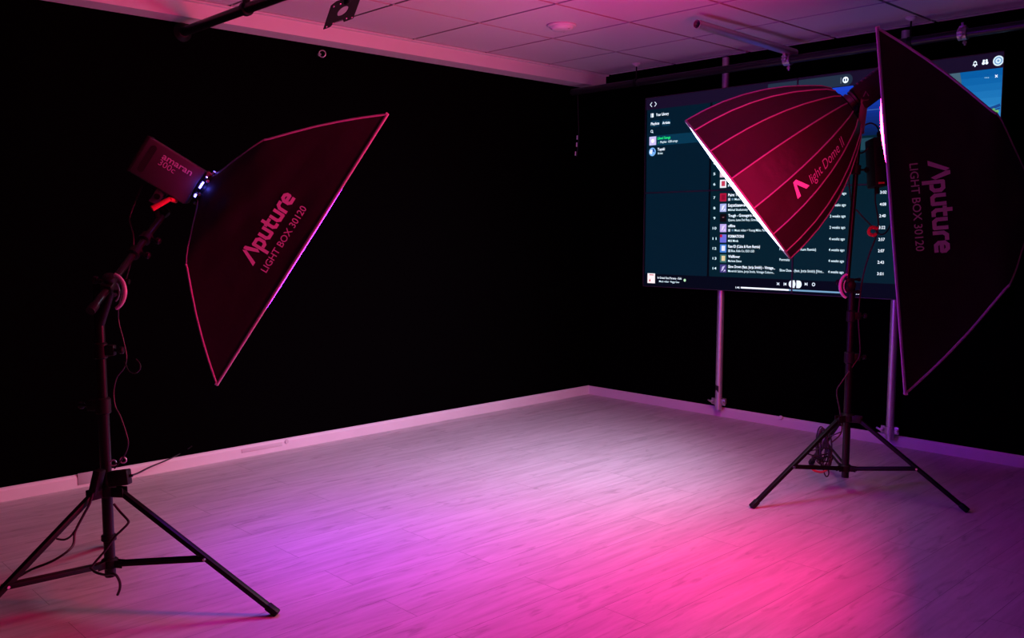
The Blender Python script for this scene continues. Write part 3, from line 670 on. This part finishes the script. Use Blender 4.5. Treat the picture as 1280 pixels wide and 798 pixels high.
boom_head(stR, hdR+Bv*.03, bR, Bv, M_lev, -1, 1.0, W(1061, 358, dR-.10))
b = bmn(); q = hdR+(yokeR-hdR)*.80; lathe(b, q-bR*.025, bR, [(0, .014), (.004, .022), (.046, .022), (.05, .014)], 16); cl = obj('boom_collar', b, M_plast, stR); knob(cl, q+Rv*.02, Rv, .05, .014)
# ------------------------------------------------------------------ strip softboxes
PROF = [(0, .066, .066), (.012, .095, .078), (.035, .165, .095), (.065, .228, .108), (.092, .272, .118), (.105, .284, .121), (.16, .348, .127), (.22, .415, .133), (.28, .476, .139), (.34, .533, .144), (.40, .586, .149), (.418, .600, .150)]
def prof(z):
    for (a, x0, y0), (c, x1, y1) in zip(PROF, PROF[1:]):
        if z <= c: f = (z-a)/(c-a); return x0+(x1-x0)*f, y0+(y1-y0)*f
    return PROF[-1][1:]
def strip_softbox(label, M, m_diff, wr_seed, bulge):
    t = thing('strip_softbox', label, 'softbox', M.translation-Vector((0, 0, .1)), 'black strip softboxes')
    T = lambda x, y, z: M @ Vector((x, y, z))
    NP = 24                                         # points on each of the four sides
    def cross(z, grow=0.0):
        hx, hy = prof(z); s = min(1, max(0, (z-.0)/.09)); s = s*s*(3-2*s); out = []
        cor = [(-1, 1), (1, 1), (1, -1), (-1, -1)]
        for k in range(4):
            (ax, ay), (bx_, by_) = cor[k], cor[(k+1) % 4]
            for i in range(NP):
                f = i/NP; x, y = (ax+(bx_-ax)*f), (ay+(by_-ay)*f)
                rx, ry = x*hx, y*hy
                l = math.hypot(x, y); cx_, cy_ = x/l*hx, y/l*hy
                px, py = cx_+(rx-cx_)*s, cy_+(ry-cy_)*s
                # cloth sags slightly between the rods
                sag = math.sin(PI*f)*s*min(1, (.418-z)/.12)*.010
                if k % 2 == 0: py -= math.copysign(sag, y)
                else: px -= math.copysign(sag*.8, x)
                w = noise.noise(Vector((px*6+wr_seed, py*6, z*14)))*.009*s*min(1, max(0, (.418-z)/.06))
                l2 = math.hypot(px, py); px += px/l2*w; py += py/l2*w
                out.append((px+math.copysign(grow, px), py+math.copysign(grow, py), z))
        return out
    zs = [0, .006, .012, .022, .035, .05, .065, .08, .092, .105]+[.105+.313*i/22 for i in range(1, 23)]
    b = bmn(); rings = [[b.verts.new(T(*p)) for p in cross(z)] for z in zs]; inner = [[b.verts.new(T(p[0]*.985, p[1]*.97, p[2]+.001)) for p in cross(z)] for z in zs]
    skin(b, rings, False, False)
    n = len(rings[0])
    for a, c in zip(inner, inner[1:]):
        for i in range(n): b.faces.new((a[i], c[i], c[(i+1) % n], a[(i+1) % n]))
    for i in range(n): b.faces.new((rings[-1][i], rings[-1][(i+1) % n], inner[-1][(i+1) % n], inner[-1][i])); b.faces.new((rings[0][i], inner[0][i], inner[0][(i+1) % n], rings[0][(i+1) % n]))
    obj('cloth_shell', b, M_cloth, t, True, 50)
    # piping: rim rectangle and four corner seams
    hx, hy = prof(.418)
    b = bmn(); R4 = [(-hx, hy), (hx, hy), (hx, -hy), (-hx, -hy)]
    for k in range(4): a, c = R4[k], R4[(k+1) % 4]; cyl(b, T(a[0], a[1], .418), T(c[0], c[1], .418), .0055, n=8)
    for a in R4: lathe(b, T(a[0], a[1], .41), M.to_3x3() @ Vector((0, 0, 1)), [(0, .006), (.010, .006), (.014, .003)], 10)
    obj('rim_piping', b, M_pipe, t)
    for sx, sy in ((-1, 1), (1, 1), (1, -1), (-1, -1)):
        b = bmn(); pts = [T(sx*prof(z)[0], sy*prof(z)[1], z) for z in zs if z >= .092]; tube(b, pts, .0042, 6, 1); obj('seam_piping', b, M_pipe, t)
        b = bmn(); pts = [T(*[q for q in cross(z)[{(-1, 1): 0, (1, 1): NP, (1, -1): 2*NP, (-1, -1): 3*NP}[(sx, sy)]]]) for z in zs if z <= .092]; tube(b, pts, .0030, 6, 1); obj('rear_seam_piping', b, M_pipeblk, t)
    # diffuser, bulging a little
    b = bmn(); nx, ny = 24, 6; g_ = [[b.verts.new(T(-hx*.985+2*hx*.985*i/nx, -hy*.96+2*hy*.96*j/ny, .412+(bulge[0]*(1-(2*i/nx-1)**4)+bulge[1]*math.exp(-(((2*i/nx-1)*hx+.30)/.13)**2))*(1-(2*j/ny-1)**2))) for j in range(ny+1)] for i in range(nx+1)]
    for i in range(nx):
        for j in range(ny): b.faces.new((g_[i][j], g_[i+1][j], g_[i+1][j+1], g_[i][j+1]))
    obj('diffuser', b, m_diff, t)
    # printed lettering on the long side panel: wedge mark, name and size
    Y0 = lambda x, z: prof(z)[1]-math.sin(PI*min(1, max(0, (x/prof(z)[0]+1)/2)))*.010*min(1, (.418-z)/.12)+.0045
    b = bmn()
    xa, xb_ = -.084, .152; zb = .299; tot = 1.06+1.06+.84+1.06+.78+.95; kx = (xb_-xa)/tot; k = .046; hw_ = .0062; adv = 0
    def stroke(pts):
        pts = [(xa+(adv+px_)*kx, py_*k) for px_, py_ in pts]
        for (x0, y0), (x1, y1) in zip(pts, pts[1:]):
            d = Vector((x1-x0, y1-y0)).normalized(); n_ = Vector((-d.y, d.x))*hw_; e = d*hw_*.55
            b.faces.new([b.verts.new(T(px_, Y0(px_, zb-py_), zb-py_)) for px_, py_ in ((x0-e.x-n_.x, y0-e.y-n_.y), (x1+e.x-n_.x, y1+e.y-n_.y), (x1+e.x+n_.x, y1+e.y+n_.y), (x0-e.x+n_.x, y0-e.y+n_.y))])
    for ch, ad in (('p', 1.06), ('u', 1.06), ('t', .84), ('u', 1.06), ('r', .78), ('e', .95)):
        for st in {'p': [[(.13, -.40), (.13, .87), (.62, .87), (.80, .70), (.80, .30), (.62, .13), (.38, .13)]], 'u': [[(.13, .93), (.13, .32), (.30, .13), (.80, .13)], [(.80, .93), (.80, .13)]],
                   't': [[(.24, 1.28), (.24, .32), (.40, .13), (.66, .13)], [(.02, .87), (.66, .87)]], 'r': [[(.13, .05), (.13, .66), (.32, .87), (.66, .87)]],
                   'e': [[(.80, .13), (.32, .13), (.13, .32), (.13, .68), (.32, .87), (.62, .87), (.80, .70), (.80, .50), (.36, .50)]]}[ch]: stroke(st)
        adv += ad
    for tri in ([(-.150, 0), (-.134, 0), (-.112, .050), (-.118, .064)], [(-.112, .064), (-.100, .064), (-.086, .018), (-.094, .006), (-.112, .052)]):
        b.faces.new([b.verts.new(T(x, Y0(x, zb-y), zb-y)) for x, y in tri])
    obj('printed_wordmark', b, M_print, t, False)
    b = bmn(); tb, w = text_bm('LIGHT BOX 30120', .008); xa, xb_ = -.146, .140; zb2 = .353; k = .025/.70
    for v in tb.verts: v.co.x *= (xb_-xa)/w; v.co.y *= k
    merge(b, tb, lambda c: T(xa+c.x, Y0(xa+c.x, zb2-c.y), zb2-c.y)); tb.free(); obj('printed_size_line', b, M_print, t, False)
    b = bmn(); lathe(b, T(0, 0, -.012), M.to_3x3() @ Vector((0, 0, 1)), [(0, .052), (.003, .068), (.016, .072), (.020, .060)], 36, True); sr = obj('speed_ring', b, M_metal, t)
    for k in range(8):
        a = PI/8+k*PI/4; b = bmn(); q = T(.068*math.cos(a), .068*math.sin(a), -.002); lathe(b, q, M.to_3x3() @ Vector((math.cos(a), math.sin(a), 0)), [(0, .006), (.010, .006)], 10); obj('rod_socket', b, M_chrome, sr)
    return t
def basis(org, Xc, Zc):
    X = (Xc[0]*Rv+Xc[1]*Uv+Xc[2]*Bv); Z = (Zc[0]*Rv+Zc[1]*Uv+Zc[2]*Bv).normalized(); X = (X-Z*X.dot(Z)).normalized(); Y = Z.cross(X)
    M = Matrix((X, Y, Z)).transposed().to_4x4(); M.translation = org; return M
def light_mat(name, rgb, s, vis=(1, 1, 1)):
    m = mat(name, (.8, .8, .8), .6, emit=rgb, es=s); return m
D_violet = light_mat('violet lit diffuser', (.26, .010, 1.0), 29)
D_pink = light_mat('pink lit diffuser', (1.0, .012, .13), 75)
D_white = light_mat('white lit diffuser', (.80, .76, 1.0), 6)
# left box
aL = (.82, -.517, -.258)
CLc = W(378, 309, 3.57); ZL = (aL[0]*Rv+aL[1]*Uv+aL[2]*Bv).normalized()
ML = basis(CLc-ZL*.418, (.533, .846, 0), aL)
strip_softbox('black strip softbox at left, tilted, glowing violet along its lower edge', ML, D_violet, 1.3, (.017, 0))
# right box
aR = (-.985, -.076, -.432)
CRc = W(1115, 268, 3.12); ZR = (aR[0]*Rv+aR[1]*Uv+aR[2]*Bv).normalized()
MR = basis(CRc-ZR*.418, (.077, -.997, 0), aR)
strip_softbox('black strip softbox standing upright at the right edge, in front of the screens', MR, D_pink, 5.1, (.006, .016))
# ------------------------------------------------------------------ studio lamps
def text_on(par, name, s, T, right, up, nrm, org, w, h, m=M_print, bold=.02, xh=.53):
    tb, tw = text_bm(s, bold); b = bmn(); merge(b, tb, lambda c: org+right*(c.x*w/tw)+up*(c.y*h/xh)+nrm*.0012); tb.free(); return obj(name, b, m, par, False)
def box_lamp(label, M, group=None, leak=None, lettering=True):
    R3 = M.to_3x3(); X, Y, Z = R3.col[0], R3.col[1], R3.col[2]; T = lambda x, y, z: M @ Vector((x, y, z))
    t = thing('studio_lamp', label, 'studio lamp', T(0, 0, -.14)-Vector((0, 0, .1)), group)
    b = bmn(); box(b, T(-.018, 0, -.142), (.147, .120, .228), R3, .008); hs = obj('housing', b, M_body, t)
    b = bmn(); box(b, T(-.018, 0, -.258), (.150, .124, .012), R3, .003); obj('rear_panel', b, M_plast, t)
    for sgn in (-1, 1):
        b = bmn(); n_ = 8; pts = []
        for k in range(n_+1): a = PI*k/n_; pts.append((.035+.0*k+.012*math.sin(a)*1.0, -.212-.012*math.cos(a)))
        pts = [(.028+.011*math.sin(PI*k/8), .011*math.cos(PI*k/8)) for k in range(9)]+[(-.062-.011*math.sin(PI*k/8), -.011*math.cos(PI*k/8)) for k in range(9)]
        prism(b, pts, T(0, sgn*.0603, -.222), Matrix((X, Z, X.cross(Z))).transposed(), .002); obj('vent_slot', b, M_darkslot, t)
    b = bmn(); lathe(b, T(0, 0, -.03), Z, [(0, .058), (.004, .062), (.010, .062), (.012, .050), (.018, .050), (.019, .064), (.026, .066), (.030, .060)], 36); obj('mount_ring', b, M_plast, t)
    b = bmn(); box(b, T(.050, .03, -.012), (.02, .03, .02), R3, .003); obj('release_catch', b, M_red, t)
    if leak:
        for a0, a1 in ((.25, .8), (1.25, 1.75), (2.3, 2.7)):
            b = bmn(); n_ = 6; r_ = .0545
            lo = [b.verts.new(T(r_*math.cos(a0+(a1-a0)*i/n_), r_*math.sin(a0+(a1-a0)*i/n_), -.0180)) for i in range(n_+1)]; hi = [b.verts.new(T(r_*math.cos(a0+(a1-a0)*i/n_), r_*math.sin(a0+(a1-a0)*i/n_), -.0105)) for i in range(n_+1)]
            for i in range(n_): b.faces.new((lo[i], lo[i+1], hi[i+1], hi[i]))
            obj('glowing_slot', b, leak, t)
    # yoke and red lever below
    b = bmn(); dn = -X
    for sgn in (-1, 1): box(b, T(-.118, sgn*.045, -.125), (.052, .006, .032), R3, .002)
    box(b, T(-.145, 0, -.125), (.008, .096, .036), R3, .002); obj('yoke', b, mat('satin grey yoke', (.10, .09, .09), .4), t)
    b = bmn(); cyl(b, T(-.118, -.056, -.125), T(-.118, .056, -.125), .011, n=16); obj('pivot_bolt', b, M_plast, t)
    if lettering:
        text_on(t, 'printed_name', 'amaran', T, Z, X, Y, T(.012, .0605, -.182), .118, .018, bold=.014)
        text_on(t, 'printed_number', '300c', T, Z, X, Y, T(-.014, .0605, -.182), .064, .017, bold=0.0)
    return t
D_leak = light_mat('violet light leaking from lamp', (.16, .12, 1.0), 30)
lmL = box_lamp('grey studio lamp behind the left strip softbox, with violet light leaking', ML, 'studio lamps', D_leak)
# spigot from yoke to boom, red lever
b = bmn(); q = ML @ Vector((-.149, 0, -.125)); cyl(b, q, lampL-bdir*.06, .011, n=16)
lathe(b, q+(lampL-q)*.1, (lampL-q), [(0, .014), (.01, .018), (.05, .018), (.06, .014)], 18); obj('spigot', b, M_metal, lmL)
b = bmn(); a_, c_ = W(212, 249, 3.36), W(190, 261, 3.33); d_ = (c_-a_).normalized(); tube(b, [a_, a_+d_*.02, c_], .009, 10, 4, rf=lambda f: .008+.003*f); cyl(b, a_, a_+Fv*.06, .008, n=12); obj('tilt_lever', b, M_red, lmL)
lmR = box_lamp('grey studio lamp behind the upright strip softbox', MR, 'studio lamps', None)
# stand out to the right carrying it
qR = MR @ Vector((0, 0, -.125)); 
sx, sy = (qR+Rv*.40-Fv*.0).x, (qR+Rv*.40).y
fr = Vector((.57, 0, 0)); fe = [(sx+rot2(fr, math.radians(46.3-15)+k*2*PI/3).x, sy+rot2(fr, math.radians(46.3-15)+k*2*PI/3).y) for k in range(3)]
st3 = light_stand('black tripod stand of the upright strip softbox, beyond the right edge', sx, sy, fe, .39, .13, 1.3, .018, Rv, [(.70, 1.02, .0165), (.98, qR.z-.05, .0135)])
b = bmn(); tpt = Vector((sx, sy, qR.z-.04)); qq = qR-X*0; e_ = MR @ Vector((0, 0, -.262)); cyl(b, tpt+Rv*.08, e_+Rv*.01, .0125, n=16); obj('boom_arm', b, M_metal2, st3)
b = bmn(); lathe(b, (sx, sy, qR.z-.09), (0, 0, 1), [(0, .018), (.01, .028), (.07, .028), (.085, .018)], 20); obj('boom_clamp', b, M_metal, st3)
# ------------------------------------------------------------------ dome
HD = 4.36
aD = (-.797, -.604, -.268); ZDm = (aD[0]*Rv+aD[1]*Uv+aD[2]*Bv).normalized()
MD = basis(W(1059, 134, HD), (.604, -.797, 0), aD)
DP = [(0, .072), (.008, .120), (.04, .160), (.09, .202), (.17, .262), (.26, .316), (.35, .358), (.44, .390), (.54, .415), (.632, .430)]
DPs = []
def dr(z):
    P = [Vector((a, c)) for a, c in DP]
    for a, c in zip(P, P[1:]):
        if z <= c.x: return a.y+(c.y-a.y)*(z-a.x)/(c.x-a.x)
    return P[-1].y
NS = 16; TH0 = math.radians(54)
def dome_pt(th, z, off=0.0):
    """point of the faceted cloth: flat between ribs with a slight inward sag"""
    r = dr(z); k = math.floor((th-TH0)/(2*PI/NS)); a = TH0+k*2*PI/NS; c = a+2*PI/NS; f = (th-a)/(c-a)
    p = Vector((math.cos(a), math.sin(a)))*(1-f)+Vector((math.cos(c), math.sin(c)))*f; p *= r
    p *= 1-.018*math.sin(PI*f)*min(1, z/.1)*(1 if z < .5 else max(0, (.632-z)/.132)); n_ = p.normalized()*off
    return MD @ Vector((p.x+n_.x, p.y+n_.y, z))
t = thing('dome_softbox', 'round ribbed dome softbox with red-lit seams and white glowing rim', 'softbox', MD.translation-Vector((0, 0, .1)))
zs = [0, .003, .008, .02, .04, .065, .09]+[.09+.542*i/20 for i in range(1, 21)]
b = bmn(); rings = []; inn = []
for z in zs:
    rings.append([b.verts.new(dome_pt(TH0+2*PI*i/(NS*4)+1e-6, z)) for i in range(NS*4)]); inn.append([b.verts.new(dome_pt(TH0+2*PI*i/(NS*4)+1e-6, z, -.006)) for i in range(NS*4)])
skin(b, rings, False, False); n = NS*4
for a, c in zip(inn, inn[1:]):
    for i in range(n): b.faces.new((a[i], c[i], c[(i+1) % n], a[(i+1) % n]))
for i in range(n): b.faces.new((rings[-1][i], rings[-1][(i+1) % n], inn[-1][(i+1) % n], inn[-1][i])); b.faces.new((rings[0][i], inn[0][i], inn[0][(i+1) % n], rings[0][(i+1) % n]))
obj('cloth_shell', b, M_dome, t, True, 12)
for k in range(NS):
    b = bmn(); th = TH0+2*PI*k/NS; tube(b, [MD @ Vector((dr(z)*1.004*math.cos(th), dr(z)*1.004*math.sin(th), z)) for z in zs if z >= .008], .0034, 6, 1); obj('seam_piping', b, mat('dome piping', (.27, .22, .23), .5), t)
b = bmn(); tube(b, [MD @ Vector((.431*math.cos(TH0+2*PI*k/NS), .431*math.sin(TH0+2*PI*k/NS), .632)) for k in range(NS)], .0050, 6, 1, True); obj('rim_piping', b, M_pipeblk, t)
b = bmn()
R_ = [[b.verts.new(dome_pt(TH0+2*PI*i/n+1e-6, .630) if j == 0 else MD @ Vector(((.427*(1-j/6))*math.cos(TH0+2*PI*i/n)*(.985), (.427*(1-j/6))*math.sin(TH0+2*PI*i/n)*.985, .634+.012*(1-(1-j/6)**2)))) for i in range(n)] for j in range(6)]
skin(b, R_, False, True); obj('diffuser', b, D_white, t)
thL = math.radians(65)
def on_dome(u, v, z0, th=thL):       # u metres along -axis from z0, v metres round the dome
    z = z0-u; a = th+v/dr(z); return dome_pt(a, z, .006)
b = bmn()
for tri in ([(0, 0), (.020, 0), (.034, .062), (.026, .080)], [(.026, .080), (.044, .080), (.078, .006), (.058, .006), (.030, .066)]):
    b.faces.new([b.verts.new(on_dome(u, v-.03, .452)) for u, v in tri])
obj('printed_mark', b, M_print, t, False)
b = bmn(); tb, w = text_bm('light Dome II', -.004, shear=.35); L_ = .235
for v in tb.verts: v.co.x *= L_/w; v.co.y *= .034/.53
merge(b, tb, lambda c: on_dome(.090+c.x, c.y-.028, .452)); tb.free(); obj('printed_script', b, mat('dim printed ink', (.40, .38, .40), .6), t, False)
b = bmn(); lathe(b, MD.translation-ZDm*.010, ZDm, [(0, .060), (.004, .076), (.018, .078), (.024, .066)], 36); obj('speed_ring', b, M_metal, t)
# its lamp
R3 = MD.to_3x3(); XD, YD = R3.col[0], R3.col[1]; o0 = MD.translation
lm = thing('studio_lamp', 'black studio lamp behind the round dome, seen against the blue screen', 'studio lamp', o0-ZDm*.15-Vector((0, 0, .1)), 'studio lamps')
b = bmn(); lathe(b, o0-ZDm*.055, ZDm, [(0, .050), (.006, .056), (.016, .056), (.018, .048), (.026, .048), (.028, .056), (.046, .056)], 36); obj('mount_ring', b, mat('dark polished metal', (.10, .10, .11), .2, 1), lm)
b = bmn(); box(b, o0-ZDm*.165, (.118, .110, .225), R3, .012); obj('housing', b, M_plast, lm)
b = bmn()
for k in range(7): box(b, o0-ZDm*(.09+.022*k)-XD*.060, (.010, .100, .008), R3, .001)
obj('cooling_fins', b, M_body, lm)
b = bmn(); box(b, o0-ZDm*.285, (.100, .095, .012), R3, .004); obj('rear_panel', b, M_plast, lm)
qy = o0-ZDm*.088
b = bmn(); cyl(b, qy+YD*.055, qy+YD*.074, .026, n=30); disc_ = obj('emblem_disc', b, M_plast, lm)
b = bmn(); rr = Matrix((Rv, Uv, Bv)).transposed()
prism(b, [(-.014, -.012), (-.009, -.012), (.002, .010), (.011, -.010), (.015, -.008), (.004, .015), (-.001, .015)], qy+YD*.0755, rr, .001); obj('emblem', b, mat('dim emblem', (.18, .16, .17), .5), disc_, False)
# yoke hanging down to the boom
b = bmn(); yb = yokeR
for sgn in (-1, 1):
    a = qy+YD*sgn*.062; c = yb+YD*sgn*.062+Uv*.045; d_ = (c-a); R_y = Matrix((d_.normalized().cross(YD).normalized(), YD, d_.normalized())).transposed()
    box(b, (a+c)/2, (.034, .006, d_.length+.03), R_y, .002)
box(b, yb+Uv*.038, (.036, .140, .008), Matrix((Rv, YD, Uv)).transposed(), .002); obj('yoke', b, mat('satin grey yoke', (.10, .09, .09), .4), lm)
b = bmn(); cyl(b, yb+Uv*.040, yb-Uv*.0, .013, n=16); obj('spigot', b, M_metal, lm)
# controller hanging beside the pole and its leads
cc_ = W(1096, 204, dR-.02)
t = thing('lamp_controller', 'black lamp control box hanging beside the dome stand against the screens', 'control box', cc_-Uv*.12)
Rc = Matrix((Rv, Bv, Uv)).transposed() @ Matrix.Rotation(-.05, 3, 'Y')
b = bmn(); box(b, cc_, (.066, .11, .235), Rc, .006); obj('housing', b, M_plast, t)
b = bmn()
for k in range(8): box(b, cc_+Bv*.056+Uv*(.075-.014*k), (.044, .004, .005), Rc)
obj('cooling_fins', b, M_metal, t)
b = bmn(); cyl(b, cc_+Rv*.012+Uv*.112, cc_+Rv*.012+Uv*.15, .012, n=14); cyl(b, cc_-Uv*.112, cc_-Uv*.15, .011, n=14); obj('plug', b, M_plast, t)
b = bmn(); box(b, cc_-Uv*.105+Bv*.0565, (.03, .003, .010), Rc, .001); obj('status_label', b, M_red, t)
b = bmn(); tube(b, [cc_+Uv*.10-Rv*.02, W(1080, 190, dR), yokeR-Uv*.06], .004, 8, 4); obj('hanging_strap', b, M_cable, t)
def cable(label, pts, r=.0038, parts=()):
    b = bmn(); tube(b, pts, r, 8, 6); return tag(obj('power_cable', b, M_cable), label, 'cable', None)
cable('black lamp lead looping from the dome lamp to its control box', [W(1078, 158, dR-.04), W(1088, 154, dR-.05), W(1096, 158, dR-.04), W(1099, 166, dR-.02), W(1099, 176, dR-.02)])
cb = thing('power_cable', 'black lead with a red tie hanging below the control box to the floor', 'cable', W(1094, 560, 4.4))
b = bmn(); tube(b, [W(1096, 236, dR-.02), W(1094, 250, dR-.02), W(1098, 278, dR-.04), W(1095, 296, dR-.04), W(1086, 320, dR-.03), W(1078, 350, dR), W(1073, 395, dR), W(1075, 440, dR+.01), W(1068, 455, dR+.02), W(1052, 478, dR+.02), W(1046, 490, dR+.03), W(1050, 515, dR+.04), W(1052, 540, dR+.04), W(1040, 553, dR+.03)], .0036, 8, 6); obj('wire', b, M_cable, cb)
b = bmn(); tube(b, [W(1070, 262, dR+.02), W(1080, 273, dR), W(1090, 283, dR-.03), W(1100, 293, dR-.04), W(1108, 290, dR-.04), W(1114, 278, dR-.02), W(1118, 258, dR)], .0036, 8, 6); obj('loop_wire', b, M_cable, cb)
b = bmn(); qt = W(1091.5, 289, dR-.04); tube(b, [qt+Rv*.022+Uv*.012, qt-Rv*.006+Uv*.018, qt-Rv*.020+Uv*.004, qt-Rv*.018-Uv*.014, qt+Rv*.002-Uv*.020, qt+Rv*.014-Uv*.014], .0085, 8, 5); obj('cable_tie', b, M_velcro, cb)
b = bmn(); tube(b, [W(1068, 196, dR), W(1061, 215, dR+.01), W(1063, 245, dR+.02), W(1066, 258, dR+.02)], .003, 8, 5)
tag(obj('power_cable', b, M_cable), 'thin black lead running down the left side of the dome stand tube', 'cable')
# bundle of cable under the right stand
bd = thing('cable_bundle', 'tangled black cable bundle with a red tie hanging in the right stand legs', 'cable', onplane(1028, 600, 2, 0.0))
z0 = depth(onplane(1030, 590, 2, .0))-.15
Zb = 4.62
random.seed(11)
for k in range(5):
    b = bmn(); c = (1026+k*1.6, 556+k*2.0)
    rx, ry = 5+2.2*random.random(), 19+6*random.random(); ph = random.random()*6; tl = -.10+.25*random.random()
    pts = []
    for i in range(12):
        a = 2*PI*i/12; x = rx*math.cos(a); y = ry*math.sin(a); pts.append(W(c[0]+x*math.cos(tl)-y*math.sin(tl), c[1]+x*math.sin(tl)+y*math.cos(tl), Zb+.03*math.sin(a+ph)))
    tube(b, pts, .0036, 7, 4, True); obj('coil_loop', b, M_cable, bd)
for k, (ex_, ey_, rx, ry) in enumerate(((1022, 566, 17, 5), (1028, 572, 13, 4), (1030, 577, 9, 6))):
    b = bmn(); pts = [W(ex_+rx*math.cos(2*PI*i/12), ey_+ry*math.sin(2*PI*i/12)+2*math.sin(i), Zb-.02+.05*math.sin(2*PI*i/12+k)) for i in range(12)]; tube(b, pts, .0036, 7, 4, True); obj('coil_loop', b, M_cable, bd)
b = bmn(); tube(b, [W(1052, 540, 4.58), W(1040, 545, 4.60), W(1030, 551, Zb), W(1029, 560, Zb)], .0034, 7, 5); obj('loose_end', b, M_cable, bd)
b = bmn(); tube(b, [W(1033, 578, Zb), W(1036, 592, Zb-.02), W(1033, 596, Zb-.03), W(1030, 590, Zb-.02), W(1032, 580, Zb)], .0034, 7, 5); obj('loose_end', b, M_cable, bd)
b = bmn(); tube(b, [W(1034, 588, Zb-.02), W(1046, 585, Zb-.03), W(1058, 586, Zb-.04)], .0034, 7, 5); obj('loose_end', b, M_cable, bd)
b = bmn(); tube(b, [W(1015, 586.5, Zb-.08), W(1020, 589.5, Zb-.08), W(1027, 590.5, Zb-.08), W(1033, 588, Zb-.08), W(1035.5, 583, Zb-.08)], .0055, 8, 5); obj('cable_tie', b, M_velcro, bd)
# leads and mains box of the left stand
pcx = W(148, 597, dL+.02)
Zl = dL
br_ = thing('power_brick', 'small black power brick fixed to the left stand just above its legs', 'power brick', W(149, 608, dL))
b = bmn(); box(b, W(149.5, 597.5, dL-.03+.05), (.070, .040, .052), Matrix((Rv, Bv, Uv)).transposed() @ Matrix.Rotation(-.12, 3, 'Y'), .005); obj('case', b, M_plast, br_)
b = bmn(); q = W(157, 595, dL+.02); cyl(b, q, q+Rv*.025, .007, .004, n=12); obj('strain_relief', b, M_plast, br_)
e1 = onplane(213, 575, 0, XL+.02)
cable('black mains lead running from the power brick up to the left wall', [W(160, 595.5, dL+.02), W(172, 592, dL+.10), W(188, 584, dL+.5), W(205, 577, dL+1.2), onplane(222, 569, 0, XL+.03), onplane(240, 558, 0, XL+.02)], .0034)
t = thing('junction_box', 'dark upright connector box strapped to the left side of the left stand', 'connector box', W(120, 606, dL))
Rj = Matrix((Rv, Bv, Uv)).transposed() @ Matrix.Rotation(.22, 3, 'Y')
b = bmn(); box(b, W(121.5, 601, dL-.0), (.026, .05, .075), Rj, .005); obj('case', b, M_plast, t)
b = bmn(); cyl(b, W(118, 611, dL), W(116, 619, dL), .010, n=12); obj('plug', b, M_plast, t)
cable('black lead hanging from the connector box down to the floor at far left', [W(116, 617, dL-.01), W(112, 630, dL-.02), W(104, 645, dL-.03), W(94, 665, dL-.05), W(92, 680, dL-.07), W(84, 690, dL-.10), W(65, 702, dL-.12), W(40, 712, dL-.12), W(24, 721, dL-.10)], .0042)
cable('short black lead joining the hanging lead below the left leg', [W(95, 662, dL-.045), W(88, 671, dL-.02), W(80, 675, dL), W(71, 674, dL+.01)], .0036)
cable('black lead bowing out to the right beside the left stand tube', [W(142, 630, dL+.02), W(150, 640, dL+.02), W(160, 651, dL), W(159, 656, dL-.01), W(150, 665, dL-.02), W(144, 671, dL-.02), W(132, 688, dL-.03), W(120, 702, dL-.04), W(113, 711, dL-.05)], .0042)
cable('black lead curling on the floor under the left stand', [W(113, 710, dL-.05), W(120, 716, dL-.06), W(132, 719, dL-.10), W(143, 718, dL-.14), W(149, 726, dL-.14), W(150, 735, dL-.12), W(147, 744, dL-.10)], .0044)
cable('thin black lead looping down from the left lamp beside the stand', [W(158, 225, 3.42)+Rv*.02, W(178, 232, 3.42), W(168, 255, 3.41), W(162, 275, 3.40), W(167, 298, 3.38), W(163, 330, 3.34), W(150, 375, dL-.02), W(148, 400, dL-.02), W(154, 425, dL-.02), W(158, 446, dL-.02), W(155, 460, dL-.02), W(146, 472, dL-.02), W(142, 490, dL-.02), W(144, 508, dL-.02), W(150, 520, dL-.02), W(157, 540, dL-.02), W(160, 556, dL-.02), W(154, 572, dL-.01), W(143, 586, dL)][1:], .0028)
b = bmn(); tube(b, [W(156, 452, dL-.02), W(160, 463, dL-.03), W(167, 467, dL-.03), W(174, 463, dL-.03), W(175, 456, dL-.03), W(170, 449, dL-.02)], .0026, 7, 5)
tag(obj('power_cable', b, M_cable), 'small hanging loop of thin lead beside the left stand tube', 'cable')
t = thing('clip_ring', 'pair of small wire rings clipped behind the left stand tube above the brick', 'clip', W(150, 580, dL+.02))
for px, py in ((154, 575.5), (141.5, 579)):
    b = bmn(); torus(b, W(px, py, dL+.02), Bv+Rv*.3, .0095, .0028); obj('ring', b, M_galv, t)
b = bmn(); cyl(b, W(154, 577.5, dL+.02), W(141, 581, dL+.01), .0022, n=8); obj('clip_bar', b, M_metal, t)
# ------------------------------------------------------------------ lights
SC.world = bpy.data.worlds.new('world'); SC.world.use_nodes = True
SC.world.node_tree.nodes['Background'].inputs[0].default_value = (0, 0, 0, 1); SC.world.node_tree.nodes['Background'].inputs[1].default_value = 0
def area(name, M, z, col, power, sx, sy, spread, shape='RECTANGLE'):
    l = bpy.data.lights.new(name, 'AREA'); l.shape = shape; l.size = sx; l.size_y = sy; l.color = col; l.energy = power; l.spread = math.radians(spread)
    o = bpy.data.objects.new(name, l); COL.objects.link(o)
    R3 = M.to_3x3(); m = Matrix((R3.col[0], -R3.col[1], -R3.col[2])).transposed().to_4x4(); m.translation = M @ Vector((0, 0, z)); o.matrix_world = m; return o
area('dome_lamp_light', MD, .650, (.64, .69, 1.0), 19, .80, .80, 118, 'DISK')
def leak(p, e):
    l = bpy.data.lights.new('lamp_leak_light', 'POINT'); l.color = (.10, .10, 1.0); l.energy = e; l.shadow_soft_size = .008
    o = bpy.data.objects.new('lamp_leak_light', l); COL.objects.link(o); o.location = p
leak(ML @ Vector((.005, .085, -.004)), .10); leak(ML @ Vector((.075, .03, -.004)), .03)
